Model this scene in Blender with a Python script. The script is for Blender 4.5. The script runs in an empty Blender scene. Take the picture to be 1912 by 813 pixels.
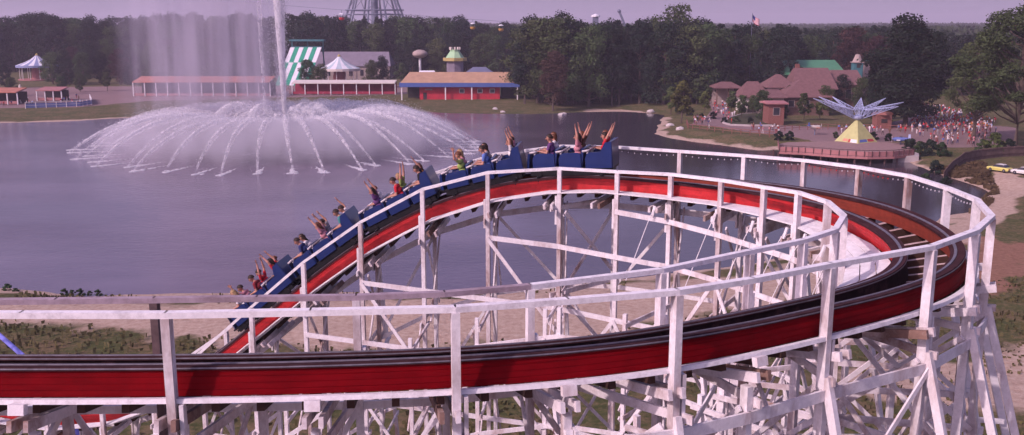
import bpy, bmesh, math, random
import numpy as np
from mathutils import Vector, Matrix, Euler, noise as mnoise
random.seed(7)
R = math.radians
SC = bpy.context.scene
COL = SC.collection
H = 27.0                      # camera height above the park ground
WATER_Z = -1.3
F, CX, CY = 1800.0, 956.0, 406.5
PIT = math.atan((CY - 45) / F)

def ray(px, py):
    u = (px - CX) / F; v = (CY - py) / F
    return Vector((u, math.cos(PIT) + v * math.sin(PIT), -math.sin(PIT) + v * math.cos(PIT)))

def on_z(px, py, z=0.0):
    d = ray(px, py); t = (z - H) / d.z
    return Vector((d.x * t, d.y * t, z))

def on_y(px, py, Y):
    d = ray(px, py); t = Y / d.y
    return Vector((d.x * t, Y, H + d.z * t))

# ------------------------------------------------------------ mesh builder
class MB:
    def __init__(s):
        s.v = []; s.f = []; s.m = []
    def add(s, vs, fs, mi=0):
        n = len(s.v); s.v.extend([tuple(p) for p in vs])
        for f in fs:
            s.f.append(tuple(n + i for i in f)); s.m.append(mi)
    def box(s, c, size, rz=0.0, mi=0):
        c = Vector(c); hx, hy, hz = [k / 2 for k in size]
        M = Matrix.Rotation(rz, 3, 'Z')
        vs = [c + M @ Vector((x * hx, y * hy, z * hz)) for z in (-1, 1) for y in (-1, 1) for x in (-1, 1)]
        s.add(vs, [(0, 2, 3, 1), (4, 5, 7, 6), (0, 1, 5, 4), (1, 3, 7, 5), (3, 2, 6, 7), (2, 0, 4, 6)], mi)
    def beam(s, p, q, w, h, up=(0, 0, 1), mi=0, ext=0.0):
        p = Vector(p); q = Vector(q); t = (q - p)
        if t.length < 1e-6: return
        t.normalize(); p = p - t * ext; q = q + t * ext
        up = Vector(up); sd = t.cross(up)
        if sd.length < 1e-3: sd = t.cross(Vector((0, 1, 0)))
        sd.normalize(); u = sd.cross(t)
        c = [sd * a * w / 2 + u * b * h / 2 for a, b in ((-1, -1), (1, -1), (1, 1), (-1, 1))]
        s.add([p + k for k in c] + [q + k for k in c],
              [(0, 1, 2, 3), (7, 6, 5, 4), (0, 4, 5, 1), (1, 5, 6, 2), (2, 6, 7, 3), (3, 7, 4, 0)], mi)
    def tube(s, pts, rad, n=8, mi=0, cap=True):
        pts = [Vector(p) for p in pts]
        rr = rad if isinstance(rad, (list, tuple)) else [rad] * len(pts)
        vs = []
        for i, p in enumerate(pts):
            t = (pts[min(i + 1, len(pts) - 1)] - pts[max(i - 1, 0)])
            t = t.normalized() if t.length > 1e-9 else Vector((0, 0, 1))
            a = t.cross(Vector((0, 0, 1)))
            if a.length < 1e-3: a = t.cross(Vector((1, 0, 0)))
            a.normalize(); b = t.cross(a)
            for k in range(n):
                an = 2 * math.pi * k / n
                vs.append(p + (a * math.cos(an) + b * math.sin(an)) * rr[i])
        fs = []
        for i in range(len(pts) - 1):
            for k in range(n):
                k2 = (k + 1) % n
                fs.append((i * n + k, i * n + k2, (i + 1) * n + k2, (i + 1) * n + k))
        if cap:
            fs.append(tuple(range(n))); fs.append(tuple((len(pts) - 1) * n + k for k in reversed(range(n))))
        s.add(vs, fs, mi)
    def sweep(s, frames, prof, mi=0, closed_prof=True, cap=True):
        """frames: (pos, side, up); prof: (e, h) points"""
        n = len(prof); vs = []
        for p, sd, u in frames:
            for e, h in prof: vs.append(p + sd * e + u * h)
        fs = []
        for i in range(len(frames) - 1):
            for k in range(n if closed_prof else n - 1):
                k2 = (k + 1) % n
                fs.append((i * n + k, i * n + k2, (i + 1) * n + k2, (i + 1) * n + k))
        if cap:
            fs.append(tuple(reversed(range(n)))); fs.append(tuple((len(frames) - 1) * n + k for k in range(n)))
        s.add(vs, fs, mi)
    def lathe(s, c, prof, n=16, mi=0, mis=None):
        c = Vector(c); vs = []
        for r, z in prof:
            for k in range(n):
                a = 2 * math.pi * k / n
                vs.append(c + Vector((r * math.cos(a), r * math.sin(a), z)))
        m = len(prof)
        for i in range(m - 1):
            for k in range(n):
                k2 = (k + 1) % n
                pass
        base = len(s.v); s.v.extend([tuple(p) for p in vs])
        for i in range(m - 1):
            for k in range(n):
                k2 = (k + 1) % n
                s.f.append((base + i * n + k, base + i * n + k2, base + (i + 1) * n + k2, base + (i + 1) * n + k))
                s.m.append(mis(i, k) if mis else mi)
    def sphere(s, c, r, n=8, m=6, mi=0, sc=(1, 1, 1)):
        pr = [(max(1e-4, math.sin(math.pi * i / m)) * r, -math.cos(math.pi * i / m) * r) for i in range(m + 1)]
        k0 = len(s.v); s.lathe((0, 0, 0), pr, n, mi)
        for i in range(k0, len(s.v)):
            v = s.v[i]; s.v[i] = (c[0] + v[0] * sc[0], c[1] + v[1] * sc[1], c[2] + v[2] * sc[2])
    def prism(s, poly, z0, z1, mi=0):
        n = len(poly)
        vs = [(x, y, z0) for x, y in poly] + [(x, y, z1) for x, y in poly]
        fs = [tuple(reversed(range(n))), tuple(range(n, 2 * n))] + [(i, (i + 1) % n, n + (i + 1) % n, n + i) for i in range(n)]
        s.add(vs, fs, mi)
    def mesh(s, name):
        me = bpy.data.meshes.new(name); me.from_pydata(s.v, [], s.f)
        if any(s.m): me.polygons.foreach_set('material_index', s.m)
        me.update(); return me
    def build(s, name, mats, parent=None, smooth=False, world=True):
        if not s.v: return None
        off = Vector((0, 0, 0))
        if parent is not None and world:
            off = Vector(parent.location); g = parent.parent
            while g is not None: off += g.location; g = g.parent
        if off.length > 0: s.v = [(a - off.x, b - off.y, c - off.z) for a, b, c in s.v]
        me = s.mesh(name)
        for m in (mats if isinstance(mats, (list, tuple)) else [mats]): me.materials.append(m)
        if smooth: me.polygons.foreach_set('use_smooth', [True] * len(me.polygons))
        o = bpy.data.objects.new(name, me); COL.objects.link(o)
        if parent is not None: o.parent = parent
        return o

def tag(o, label=None, cat=None, group=None, kind=None):
    if label: o['label'] = label
    if cat: o['category'] = cat
    if group: o['group'] = group
    if kind: o['kind'] = kind
    return o

def thing(name, loc, label, cat, group=None, rz=0.0):
    o = bpy.data.objects.new(name, None); COL.objects.link(o)
    o.location = loc; o.rotation_euler = (0, 0, rz); o.empty_display_size = 0.2
    return tag(o, label, cat, group)

def children(o):
    return [c for c in bpy.data.objects if c.parent == o]

def copy_tree(o, kids, parent=None):
    c = o.copy(); COL.objects.link(c); c.parent = parent
    for k, kk in kids.get(o.name, []): copy_tree(k, kids, c)
    return c

def kid_table(o, t=None):
    t = {} if t is None else t
    ch = children(o); t[o.name] = [(c, 0) for c in ch]
    for c in ch: kid_table(c, t)
    return t

# ------------------------------------------------------------ materials
MATS = {}
def mat(name, col, rough=0.8, var=0.15, scale=3.0, metal=0.0, spec=0.3, stain=None, st_amt=0.5, st_scale=(1, 1, 1), st_size=1.0,
        st_lo=0.50, bump=0.0, emit=None, objvar=0.0, transl=0.0, coat=0.0):
    if name in MATS: return MATS[name]
    m = bpy.data.materials.new(name); m.use_nodes = True
    nt = m.node_tree; N = nt.nodes; L = nt.links
    b = N['Principled BSDF']
    b.inputs['Roughness'].default_value = rough; b.inputs['Metallic'].default_value = metal
    b.inputs['Specular IOR Level'].default_value = spec
    b.inputs['Coat Weight'].default_value = coat
    tc = N.new('ShaderNodeTexCoord')
    nz = N.new('ShaderNodeTexNoise'); nz.inputs['Scale'].default_value = scale; nz.inputs['Detail'].default_value = 5
    nz.inputs['Roughness'].default_value = 0.65
    L.new(tc.outputs['Object'], nz.inputs['Vector'])
    mr = N.new('ShaderNodeMapRange'); mr.inputs[1].default_value = 0.3; mr.inputs[2].default_value = 0.7
    mr.inputs[3].default_value = 1 - var; mr.inputs[4].default_value = 1 + var
    L.new(nz.outputs['Fac'], mr.inputs[0])
    mul = N.new('ShaderNodeMix'); mul.data_type = 'RGBA'; mul.blend_type = 'MULTIPLY'; mul.inputs[0].default_value = 1
    mul.inputs[6].default_value = (*col, 1); L.new(mr.outputs[0], mul.inputs[7])
    out = mul.outputs[2]
    if stain:
        mp = N.new('ShaderNodeMapping'); mp.inputs['Scale'].default_value = st_scale
        L.new(tc.outputs['Object'], mp.inputs['Vector'])
        n2 = N.new('ShaderNodeTexNoise'); n2.inputs['Scale'].default_value = st_size; n2.inputs['Detail'].default_value = 6
        n2.inputs['Roughness'].default_value = 0.7
        L.new(mp.outputs[0], n2.inputs['Vector'])
        r2 = N.new('ShaderNodeMapRange'); r2.inputs[1].default_value = st_lo; r2.inputs[2].default_value = st_lo + 0.2
        r2.inputs[3].default_value = 0; r2.inputs[4].default_value = st_amt
        L.new(n2.outputs['Fac'], r2.inputs[0])
        mx = N.new('ShaderNodeMix'); mx.data_type = 'RGBA'; L.new(r2.outputs[0], mx.inputs[0])
        L.new(out, mx.inputs[6]); mx.inputs[7].default_value = (*stain, 1); out = mx.outputs[2]
    if objvar:
        oi = N.new('ShaderNodeObjectInfo'); hs = N.new('ShaderNodeHueSaturation')
        r3 = N.new('ShaderNodeMapRange'); r3.inputs[3].default_value = 1 - objvar; r3.inputs[4].default_value = 1 + objvar
        L.new(oi.outputs['Random'], r3.inputs[0]); L.new(r3.outputs[0], hs.inputs['Value']); L.new(out, hs.inputs['Color'])
        r4 = N.new('ShaderNodeMapRange'); r4.inputs[3].default_value = 0.47; r4.inputs[4].default_value = 0.54
        mm = N.new('ShaderNodeMath'); mm.operation = 'FRACT'; m3 = N.new('ShaderNodeMath'); m3.operation = 'MULTIPLY'; m3.inputs[1].default_value = 7.3
        L.new(oi.outputs['Random'], m3.inputs[0]); L.new(m3.outputs[0], mm.inputs[0]); L.new(mm.outputs[0], r4.inputs[0])
        L.new(r4.outputs[0], hs.inputs['Hue']); out = hs.outputs['Color']
    L.new(out, b.inputs['Base Color'])
    if bump:
        bp = N.new('ShaderNodeBump'); bp.inputs['Strength'].default_value = bump; bp.inputs['Distance'].default_value = 0.02
        L.new(nz.outputs['Fac'], bp.inputs['Height']); L.new(bp.outputs[0], b.inputs['Normal'])
    if emit:
        b.inputs['Emission Color'].default_value = (*emit[0], 1); b.inputs['Emission Strength'].default_value = emit[1]
    if transl:
        tr = N.new('ShaderNodeBsdfTranslucent'); ms = N.new('ShaderNodeMixShader'); ms.inputs[0].default_value = transl
        L.new(out, tr.inputs['Color']); L.new(b.outputs[0], ms.inputs[1]); L.new(tr.outputs[0], ms.inputs[2])
        L.new(ms.outputs[0], N['Material Output'].inputs['Surface'])
    MATS[name] = m; return m

RUST = (0.22, 0.09, 0.05)
M_WHITE = mat('white_painted_timber', (0.74, 0.68, 0.70), 0.7, 0.12, 9, stain=(0.34, 0.20, 0.17), st_amt=0.75, st_scale=(1, 1, 0.35), st_size=1.1, bump=0.4)
M_WHITE2 = mat('white_painted_beam', (0.70, 0.63, 0.65), 0.75, 0.12, 9, stain=(0.24, 0.125, 0.095), st_amt=0.9, st_size=0.8, st_lo=0.46, bump=0.4)
M_RAILW = mat('white_handrail_paint', (0.78, 0.73, 0.75), 0.65, 0.10, 12, stain=(0.40, 0.34, 0.36), st_amt=0.6, st_scale=(1, 1, 1), st_size=4, bump=0.3)
M_WALK = mat('walkway_paint', (0.74, 0.70, 0.71), 0.7, 0.12, 6, stain=(0.42, 0.34, 0.33), st_amt=0.5, st_size=2.5, bump=0.3)
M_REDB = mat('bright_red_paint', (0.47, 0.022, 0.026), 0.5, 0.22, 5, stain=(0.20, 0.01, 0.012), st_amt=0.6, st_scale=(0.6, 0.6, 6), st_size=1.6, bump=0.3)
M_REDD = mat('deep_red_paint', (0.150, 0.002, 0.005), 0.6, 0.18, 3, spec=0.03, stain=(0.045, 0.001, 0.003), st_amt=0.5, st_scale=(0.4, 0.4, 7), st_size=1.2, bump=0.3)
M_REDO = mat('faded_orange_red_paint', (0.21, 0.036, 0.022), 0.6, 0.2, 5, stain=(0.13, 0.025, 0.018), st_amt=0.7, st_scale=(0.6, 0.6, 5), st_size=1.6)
M_DKSTACK = mat('greasy_dark_timber', (0.018, 0.009, 0.011), 0.8, 0.3, 6, spec=0.08, stain=(0.10, 0.045, 0.05), st_amt=0.6, st_size=1.5)  # near-black timber on the gauge side of the inner stack
M_STACK = mat('stack_top_timber', (0.052, 0.022, 0.026), 0.85, 0.35, 6, spec=0.06, stain=(0.03, 0.016, 0.02), st_amt=0.7, st_size=1.5)
M_STEEL = mat('running_steel', (0.20, 0.18, 0.21), 0.5, 0.3, 6, metal=0.5)
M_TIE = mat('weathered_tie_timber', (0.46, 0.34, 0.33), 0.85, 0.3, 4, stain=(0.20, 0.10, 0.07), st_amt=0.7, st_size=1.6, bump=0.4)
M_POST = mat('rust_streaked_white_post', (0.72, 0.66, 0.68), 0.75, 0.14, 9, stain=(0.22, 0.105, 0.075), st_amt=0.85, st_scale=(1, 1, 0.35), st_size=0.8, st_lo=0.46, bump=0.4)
M_TIESHADE = mat('dark_tie_side', (0.055, 0.026, 0.020), 0.9, 0.3, 4)  # tie sides: their shade is painted into this dark brown
M_BROWN = mat('rusty_brown_timber', (0.21, 0.125, 0.10), 0.85, 0.3, 4, stain=(0.60, 0.50, 0.48), st_amt=0.8, st_size=0.9)
M_BLUE = mat('blue_car_paint', (0.014, 0.028, 0.115), 0.35, 0.12, 4, coat=0.3)
M_DARK = mat('black_chassis', (0.012, 0.011, 0.014), 0.5, 0.3, 5)
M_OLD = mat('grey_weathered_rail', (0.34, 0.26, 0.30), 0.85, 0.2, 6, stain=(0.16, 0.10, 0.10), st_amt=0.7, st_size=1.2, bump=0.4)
M_BRNPOST = mat('dark_weathered_post', (0.13, 0.085, 0.085), 0.9, 0.3, 5)  # dark brown for a single post, far darker than the white ones
M_CHROME = mat('pale_bar_padding', (0.50, 0.44, 0.46), 0.5, 0.1, 5)
# ------------------------------------------------------------ camera, light, world
cam = bpy.data.cameras.new('camera'); co = bpy.data.objects.new('camera', cam); COL.objects.link(co)
co.location = (0, 0, H); co.rotation_euler = (math.pi / 2 - PIT, 0, 0)
cam.sensor_width = 36; cam.lens = 36 * F / 1912; cam.clip_end = 20000; cam.clip_start = 0.1
SC.camera = co
SUN_AZ = Vector((-0.80, -0.60, 0)).normalized(); SUN_EL = R(36)
sun = bpy.data.lights.new('sun', 'SUN'); so = bpy.data.objects.new('sun', sun); COL.objects.link(so)
sd = (SUN_AZ * math.cos(SUN_EL) + Vector((0, 0, math.sin(SUN_EL))))
so.rotation_euler = sd.to_track_quat('Z', 'Y').to_euler(); so.location = (-40, -40, 80)
sun.energy = 3.1; sun.angle = R(0.9); sun.color = (1.0, 0.80, 0.83)
w = bpy.data.worlds.new('World'); SC.world = w; w.use_nodes = True
nt = w.node_tree; N = nt.nodes; L = nt.links
sky = N.new('ShaderNodeTexSky'); sky.sky_type = 'NISHITA'; sky.sun_disc = False
sky.sun_elevation = SUN_EL; sky.sun_rotation = math.atan2(SUN_AZ.x, SUN_AZ.y)
sky.air_density = 1.0; sky.dust_density = 4.0; sky.ozone_density = 1.5
tint = N.new('ShaderNodeMix'); tint.data_type = 'RGBA'; tint.blend_type = 'MULTIPLY'; tint.inputs[0].default_value = 1
tint.inputs[7].default_value = (1.06, 0.86, 1.20, 1)
L.new(sky.outputs[0], tint.inputs[6])
# a bright lavender haze band low in the sky, thinning out upwards
tcw = N.new('ShaderNodeTexCoord'); sxw = N.new('ShaderNodeSeparateXYZ'); L.new(tcw.outputs['Generated'], sxw.inputs[0])
mrw = N.new('ShaderNodeMapRange'); L.new(sxw.outputs[2], mrw.inputs[0]); mrw.inputs[1].default_value = -0.02; mrw.inputs[2].default_value = 0.42; mrw.inputs[3].default_value = 0.88; mrw.inputs[4].default_value = 0.0
hzc = N.new('ShaderNodeMix'); hzc.data_type = 'RGBA'; L.new(mrw.outputs[0], hzc.inputs[0]); L.new(tint.outputs[2], hzc.inputs[6]); hzc.inputs[7].default_value = (3.35, 2.62, 4.05, 1)
L.new(hzc.outputs[2], N['Background'].inputs['Color'])
N['Background'].inputs['Strength'].default_value = 0.135
SC.view_settings.view_transform = 'Standard'; SC.view_settings.look = 'None'; SC.view_settings.gamma = 1
SC.view_settings.exposure = 0.0
SC.render.film_transparent = False
cy = SC.cycles
cy.max_bounces = 6; cy.diffuse_bounces = 2; cy.glossy_bounces = 3; cy.transmission_bounces = 3; cy.volume_bounces = 1
cy.transparent_max_bounces = 32; cy.use_denoising = True
cy.volume_step_rate = 4.0; cy.volume_max_steps = 96
cy.caustics_reflective = False; cy.caustics_refractive = False

# ------------------------------------------------------------ lake outline and terrain
def poly_px(pts, z): return [tuple(on_z(x, y, z).xy) for x, y in pts]
LAKE = poly_px([(-700, 250), (-300, 238), (0, 230), (130, 227), (260, 219), (420, 213), (560, 206), (720, 208), (900, 213), (1000, 214),
                (1080, 209), (1160, 209), (1225, 212), (1246, 220), (1232, 236), (1222, 247), (1240, 258), (1330, 270), (1430, 284),
                (1455, 278), (1540, 284), (1640, 288), (1690, 300), (1720, 318), (1790, 338), (1836, 356), (1830, 376), (1800, 396),
                (1760, 412), (1640, 436), (1500, 470), (1400, 496), (1290, 512), (1100, 530), (900, 545), (700, 551), (300, 554),
                (60, 549), (0, 541), (-150, 535), (-500, 520)], WATER_Z)
def chaikin(p, n=2):
    for _ in range(n):
        q = []
        for i in range(len(p)):
            a = p[i]; b = p[(i + 1) % len(p)]
            q.append((a[0] * .75 + b[0] * .25, a[1] * .75 + b[1] * .25)); q.append((a[0] * .25 + b[0] * .75, a[1] * .25 + b[1] * .75))
        p = q
    return p
LAKE = chaikin(LAKE, 2)

def sdist(X, Y, poly, closed=True):
    """signed distance arrays: positive outside"""
    P = np.array(poly); Q = np.roll(P, -1, axis=0)
    if not closed: P = P[:-1]; Q = Q[:-1]
    d2 = np.full(X.shape, 1e18); ins = np.zeros(X.shape, bool)
    for (x1, y1), (x2, y2) in zip(P, Q):
        ex, ey = x2 - x1, y2 - y1; l2 = ex * ex + ey * ey + 1e-12
        t = np.clip(((X - x1) * ex + (Y - y1) * ey) / l2, 0, 1)
        d2 = np.minimum(d2, (X - x1 - t * ex) ** 2 + (Y - y1 - t * ey) ** 2)
        if closed and y1 != y2:
            c = ((y1 > Y) != (y2 > Y)) & (X < (x2 - x1) * (Y - y1) / (y2 - y1) + x1); ins ^= c
    d = np.sqrt(d2)
    return np.where(ins, -d, d) if closed else d

def axis(segs):
    out = [segs[0][0]]
    for a, b, st in segs:
        n = max(1, int(round((b - a) / st))); out += [a + (b - a) * (i + 1) / n for i in range(n)]
    return np.array(out)
def smooth(a, b, x):
    t = np.clip((x - a) / (b - a), 0, 1); return t * t * (3 - 2 * t)
xs = axis([(-6000, -1000, 500), (-1000, -300, 50), (-300, -130, 5), (-130, 170, 1.25), (170, 330, 4), (330, 1000, 50), (1000, 6000, 500)])
ys = axis([(-80, 10, 8), (10, 200, 1.25), (200, 440, 2.5), (440, 1000, 20), (1000, 8000, 500)])
GX, GY = np.meshgrid(xs, ys)
def vnoise(X, Y, s, seed=0):
    """cheap smooth value noise"""
    rs = np.random.RandomState(seed); T = rs.rand(257, 257)
    x = X / s + 1000; y = Y / s + 1000; xi = np.floor(x).astype(int); yi = np.floor(y).astype(int)
    fx = x - xi; fy = y - yi; fx = fx * fx * (3 - 2 * fx); fy = fy * fy * (3 - 2 * fy)
    a = T[xi % 256, yi % 256]; b = T[(xi + 1) % 256, yi % 256]; c = T[xi % 256, (yi + 1) % 256]; d = T[(xi + 1) % 256, (yi + 1) % 256]
    return (a * (1 - fx) + b * fx) * (1 - fy) + (c * (1 - fx) + d * fx) * fy
def lake_sd(X, Y):
    return sdist(X, Y, LAKE) + (vnoise(X, Y, 9, 1) - .5) * 2.4 + (vnoise(X, Y, 3.2, 2) - .5) * 1.0
def terrain(X, Y, sdl=None):
    sdl = lake_sd(X, Y) if sdl is None else sdl
    far = smooth(230, 300, Y) * smooth(90, 30, X)
    slope = 0.16 * (1 - far) + 0.035 * far
    z = WATER_Z + np.clip(sdl * slope, -2.5, 1.3) + 0.0
    z = z + smooth(20, 60, sdl) * (vnoise(X, Y, 25, 3) - .5) * 0.5
    z = z + smooth(400, 700, Y) * 5
    z = z + smooth(2, 12, sdl) * (vnoise(X, Y, 2.4, 5) - .5) * 0.16
    return z
SDL = lake_sd(GX, GY); GZ = terrain(GX, GY, SDL)
def ground_z(x, y):
    return float(terrain(np.array([float(x)]), np.array([float(y)]))[0])

ROAD = poly_px([(1990, 318), (1912, 332), (1880, 318), (1845, 316), (1862, 330), (1868, 352), (1846, 378), (1800, 402), (1765, 420), (1790, 436), (1850, 425), (1880, 405), (1896, 378), (1912, 362), (1990, 350)], 0)
BEACH = poly_px([(-300, 545), (0, 549), (300, 558), (700, 556), (1000, 538), (1290, 515), (1420, 500), (1520, 480), (1660, 440), (1760, 415), (1800, 440), (1700, 520), (1500, 560), (1290, 600), (1100, 640), (700, 660), (420, 640), (250, 628), (0, 606), (-300, 590)], 0)
CLAY = poly_px([(1800, 450), (2000, 440), (2000, 530), (1840, 545), (1700, 520)], 0)
TRACK2 = poly_px([(1830, 655), (2000, 640), (2000, 790), (1800, 770), (1500, 700)], 0)
PLAZA = poly_px([(1287, 232), (1330, 236), (1390, 246), (1460, 252), (1520, 264), (1650, 268), (1690, 262), (1760, 275), (1900, 275), (1900, 238), (1780, 228), (1700, 218), (1640, 236), (1540, 238), (1445, 234), (1380, 226), (1360, 205), (1345, 186), (1315, 186), (1330, 205), (1320, 216)], 0)
PROM = poly_px([(-200, 205), (150, 200), (260, 190), (600, 180), (760, 176), (760, 160), (-200, 165)], 0)
SHOREP = poly_px([(1060, 207), (1110, 198), (1180, 200), (1225, 205), (1225, 211), (1160, 210), (1080, 210)], 0)
sand = np.clip(0.5 - np.minimum(np.minimum(sdist(GX, GY, ROAD) / 4, sdist(GX, GY, BEACH) / 10), np.minimum(sdist(GX, GY, TRACK2) / 8, sdist(GX, GY, SHOREP) / 6)), 0, 1)
sand = np.maximum(sand, np.clip(1.0 - SDL / 5, 0, 0.85) * (GY < 300))
clay = np.clip(0.5 - sdist(GX, GY, CLAY) / 14 + (vnoise(GX, GY, 5, 31) - .5) * .9 + (vnoise(GX, GY, 2, 32) - .5) * .4, 0, 1)
sand = np.clip(sand + ((vnoise(GX, GY, 4, 33) - .5) * .55 + (vnoise(GX, GY, 1.9, 34) - .5) * .35) * (sand > 0.02), 0, 1)
pave = np.clip(0.5 - np.minimum(sdist(GX, GY, PLAZA) / 1.5, sdist(GX, GY, PROM) / 3), 0, 1)
ny, nx = GX.shape
verts = np.stack([GX.ravel(), GY.ravel(), GZ.ravel()], 1)
idx = np.arange(nx * ny).reshape(ny, nx)
q = np.stack([idx[:-1, :-1], idx[:-1, 1:], idx[1:, 1:], idx[1:, :-1]], -1).reshape(-1, 4)
me = bpy.data.meshes.new('ground'); me.from_pydata(verts.tolist(), [], q.tolist())
ca = me.color_attributes.new('cover', 'FLOAT_COLOR', 'POINT')
ca.data.foreach_set('color', np.stack([sand.ravel(), clay.ravel(), pave.ravel(), np.ones(nx * ny)], 1).ravel())
me.polygons.foreach_set('use_smooth', [True] * len(me.polygons))
ground = bpy.data.objects.new('ground', me); COL.objects.link(ground); tag(ground, kind='structure')

gm = bpy.data.materials.new('ground_cover'); gm.use_nodes = True; nt = gm.node_tree; N = nt.nodes; L = nt.links
B = N['Principled BSDF']; B.inputs['Roughness'].default_value = 0.95; B.inputs['Specular IOR Level'].default_value = 0.1
att = N.new('ShaderNodeAttribute'); att.attribute_name = 'cover'; sp = N.new('ShaderNodeSeparateColor'); L.new(att.outputs['Color'], sp.inputs[0])
tc = N.new('ShaderNodeTexCoord')
def nz(scale, det=6, rough=0.65):
    n = N.new('ShaderNodeTexNoise'); n.inputs['Scale'].default_value = scale; n.inputs['Detail'].default_value = det
    n.inputs['Roughness'].default_value = rough; L.new(tc.outputs['Object'], n.inputs['Vector']); return n.outputs['Fac']
def ramp(sock, stops):
    r = N.new('ShaderNodeValToRGB'); r.color_ramp.elements[0].position = stops[0][0]; r.color_ramp.elements[0].color = (*stops[0][1], 1)
    r.color_ramp.elements[1].position = stops[-1][0]; r.color_ramp.elements[1].color = (*stops[-1][1], 1)
    for p, c in stops[1:-1]:
        e = r.color_ramp.elements.new(p); e.color = (*c, 1)
    L.new(sock, r.inputs[0]); return r.outputs[0]
def mixc(f, a, b):
    m = N.new('ShaderNodeMix'); m.data_type = 'RGBA'; L.new(f, m.inputs[0]); L.new(a, m.inputs[6]); L.new(b, m.inputs[7]); return m.outputs[2]
def edge(sock, nsock, amp=0.7, lo=0.42, hi=0.58):
    m = N.new('ShaderNodeMath'); m.operation = 'SUBTRACT'; L.new(nsock, m.inputs[0]); m.inputs[1].default_value = 0.5
    m2 = N.new('ShaderNodeMath'); m2.operation = 'MULTIPLY_ADD'; L.new(m.outputs[0], m2.inputs[0]); m2.inputs[1].default_value = amp; L.new(sock, m2.inputs[2])
    mr = N.new('ShaderNodeMapRange'); L.new(m2.outputs[0], mr.inputs[0]); mr.inputs[1].default_value = lo; mr.inputs[2].default_value = hi; return mr.outputs[0]
n_big = nz(0.05); n_mid = nz(0.22); n_fine = nz(1.6, 8, 0.75)
grass = mixc(edge(n_mid, n_fine, 0.9, 0.42, 0.62), ramp(n_fine, [(0.3, (0.045, 0.052, 0.02)), (0.7, (0.115, 0.115, 0.042))]),
             ramp(n_fine, [(0.3, (0.10, 0.072, 0.038)), (0.7, (0.20, 0.145, 0.08))]))
sandc = ramp(n_fine, [(0.25, (0.26, 0.16, 0.12)), (0.5, (0.44, 0.32, 0.25)), (0.75, (0.56, 0.45, 0.37))])
clayc = ramp(n_fine, [(0.3, (0.17, 0.085, 0.055)), (0.7, (0.33, 0.18, 0.125))])
pavec = ramp(n_fine, [(0.3, (0.20, 0.13, 0.13)), (0.7, (0.28, 0.19, 0.19))])
c = mixc(edge(sp.outputs[1], n_mid, 0.9), grass, clayc)
c = mixc(edge(sp.outputs[0], n_mid, 0.5, 0.40, 0.60), c, sandc)
c = mixc(edge(sp.outputs[2], n_mid, 0.1), c, pavec)
L.new(c, B.inputs['Base Color'])
bp = N.new('ShaderNodeBump'); bp.inputs['Strength'].default_value = 0.7; bp.inputs['Distance'].default_value = 0.25
L.new(n_fine, bp.inputs['Height']); L.new(bp.outputs[0], B.inputs['Normal'])
me.materials.append(gm)

# water
wm = bpy.data.materials.new('lake_water'); wm.use_nodes = True; nt = wm.node_tree; N = nt.nodes; L = nt.links
B = N['Principled BSDF']; B.inputs['Roughness'].default_value = 0.07; B.inputs['IOR'].default_value = 1.333
WB = B
tc = N.new('ShaderNodeTexCoord')
mp = N.new('ShaderNodeMapping'); mp.inputs['Scale'].default_value = (0.75, 1.1, 1); L.new(tc.outputs['Object'], mp.inputs[0])
n1 = N.new('ShaderNodeTexNoise'); n1.inputs['Scale'].default_value = 0.9; n1.inputs['Detail'].default_value = 7; n1.inputs['Roughness'].default_value = 0.62
L.new(mp.outputs[0], n1.inputs['Vector'])
# murky colour varies in long drifts; calmer and rougher patches of wind
n2 = N.new('ShaderNodeTexNoise'); n2.inputs['Scale'].default_value = 0.022; n2.inputs['Detail'].default_value = 4
mp2 = N.new('ShaderNodeMapping'); mp2.inputs['Scale'].default_value = (0.5, 1.4, 1); L.new(tc.outputs['Object'], mp2.inputs[0]); L.new(mp2.outputs[0], n2.inputs['Vector'])
mr = N.new('ShaderNodeMapRange'); mr.inputs[1].default_value = 0.35; mr.inputs[2].default_value = 0.65; mr.inputs[3].default_value = 0.07; mr.inputs[4].default_value = 0.22
L.new(n2.outputs['Fac'], mr.inputs[0])
n3 = N.new('ShaderNodeTexNoise'); n3.inputs['Scale'].default_value = 0.035; n3.inputs['Detail'].default_value = 6; n3.inputs['Roughness'].default_value = 0.6; L.new(mp2.outputs[0], n3.inputs['Vector'])
cr = N.new('ShaderNodeValToRGB'); L.new(n3.outputs['Fac'], cr.inputs[0]); cr.color_ramp.elements[0].position = .35; cr.color_ramp.elements[0].color = (0.088, 0.066, 0.105, 1)
cr.color_ramp.elements[1].position = .68; cr.color_ramp.elements[1].color = (0.165, 0.128, 0.182, 1)
sx3 = N.new('ShaderNodeSeparateXYZ'); L.new(tc.outputs['Object'], sx3.inputs[0]); m3 = N.new('ShaderNodeMapRange'); L.new(sx3.outputs[0], m3.inputs[0]); m3.inputs[1].default_value = -6; m3.inputs[2].default_value = 30; m3.inputs[3].default_value = 0; m3.inputs[4].default_value = 1
mc = N.new('ShaderNodeMix'); mc.data_type = 'RGBA'; L.new(m3.outputs[0], mc.inputs[0]); L.new(cr.outputs[0], mc.inputs[6]); mc.inputs[7].default_value = (0.052, 0.042, 0.055, 1); L.new(mc.outputs[2], WB.inputs['Base Color'])  # base colour darkened towards the right, standing for the reflected wood
bp = N.new('ShaderNodeBump'); bp.inputs['Distance'].default_value = 0.45; sxy = N.new('ShaderNodeSeparateXYZ'); L.new(tc.outputs['Object'], sxy.inputs[0])
calm = N.new('ShaderNodeMapRange'); L.new(sxy.outputs[0], calm.inputs[0]); calm.inputs[1].default_value = 4; calm.inputs[2].default_value = 40; calm.inputs[3].default_value = 1.0; calm.inputs[4].default_value = 0.28
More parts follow.
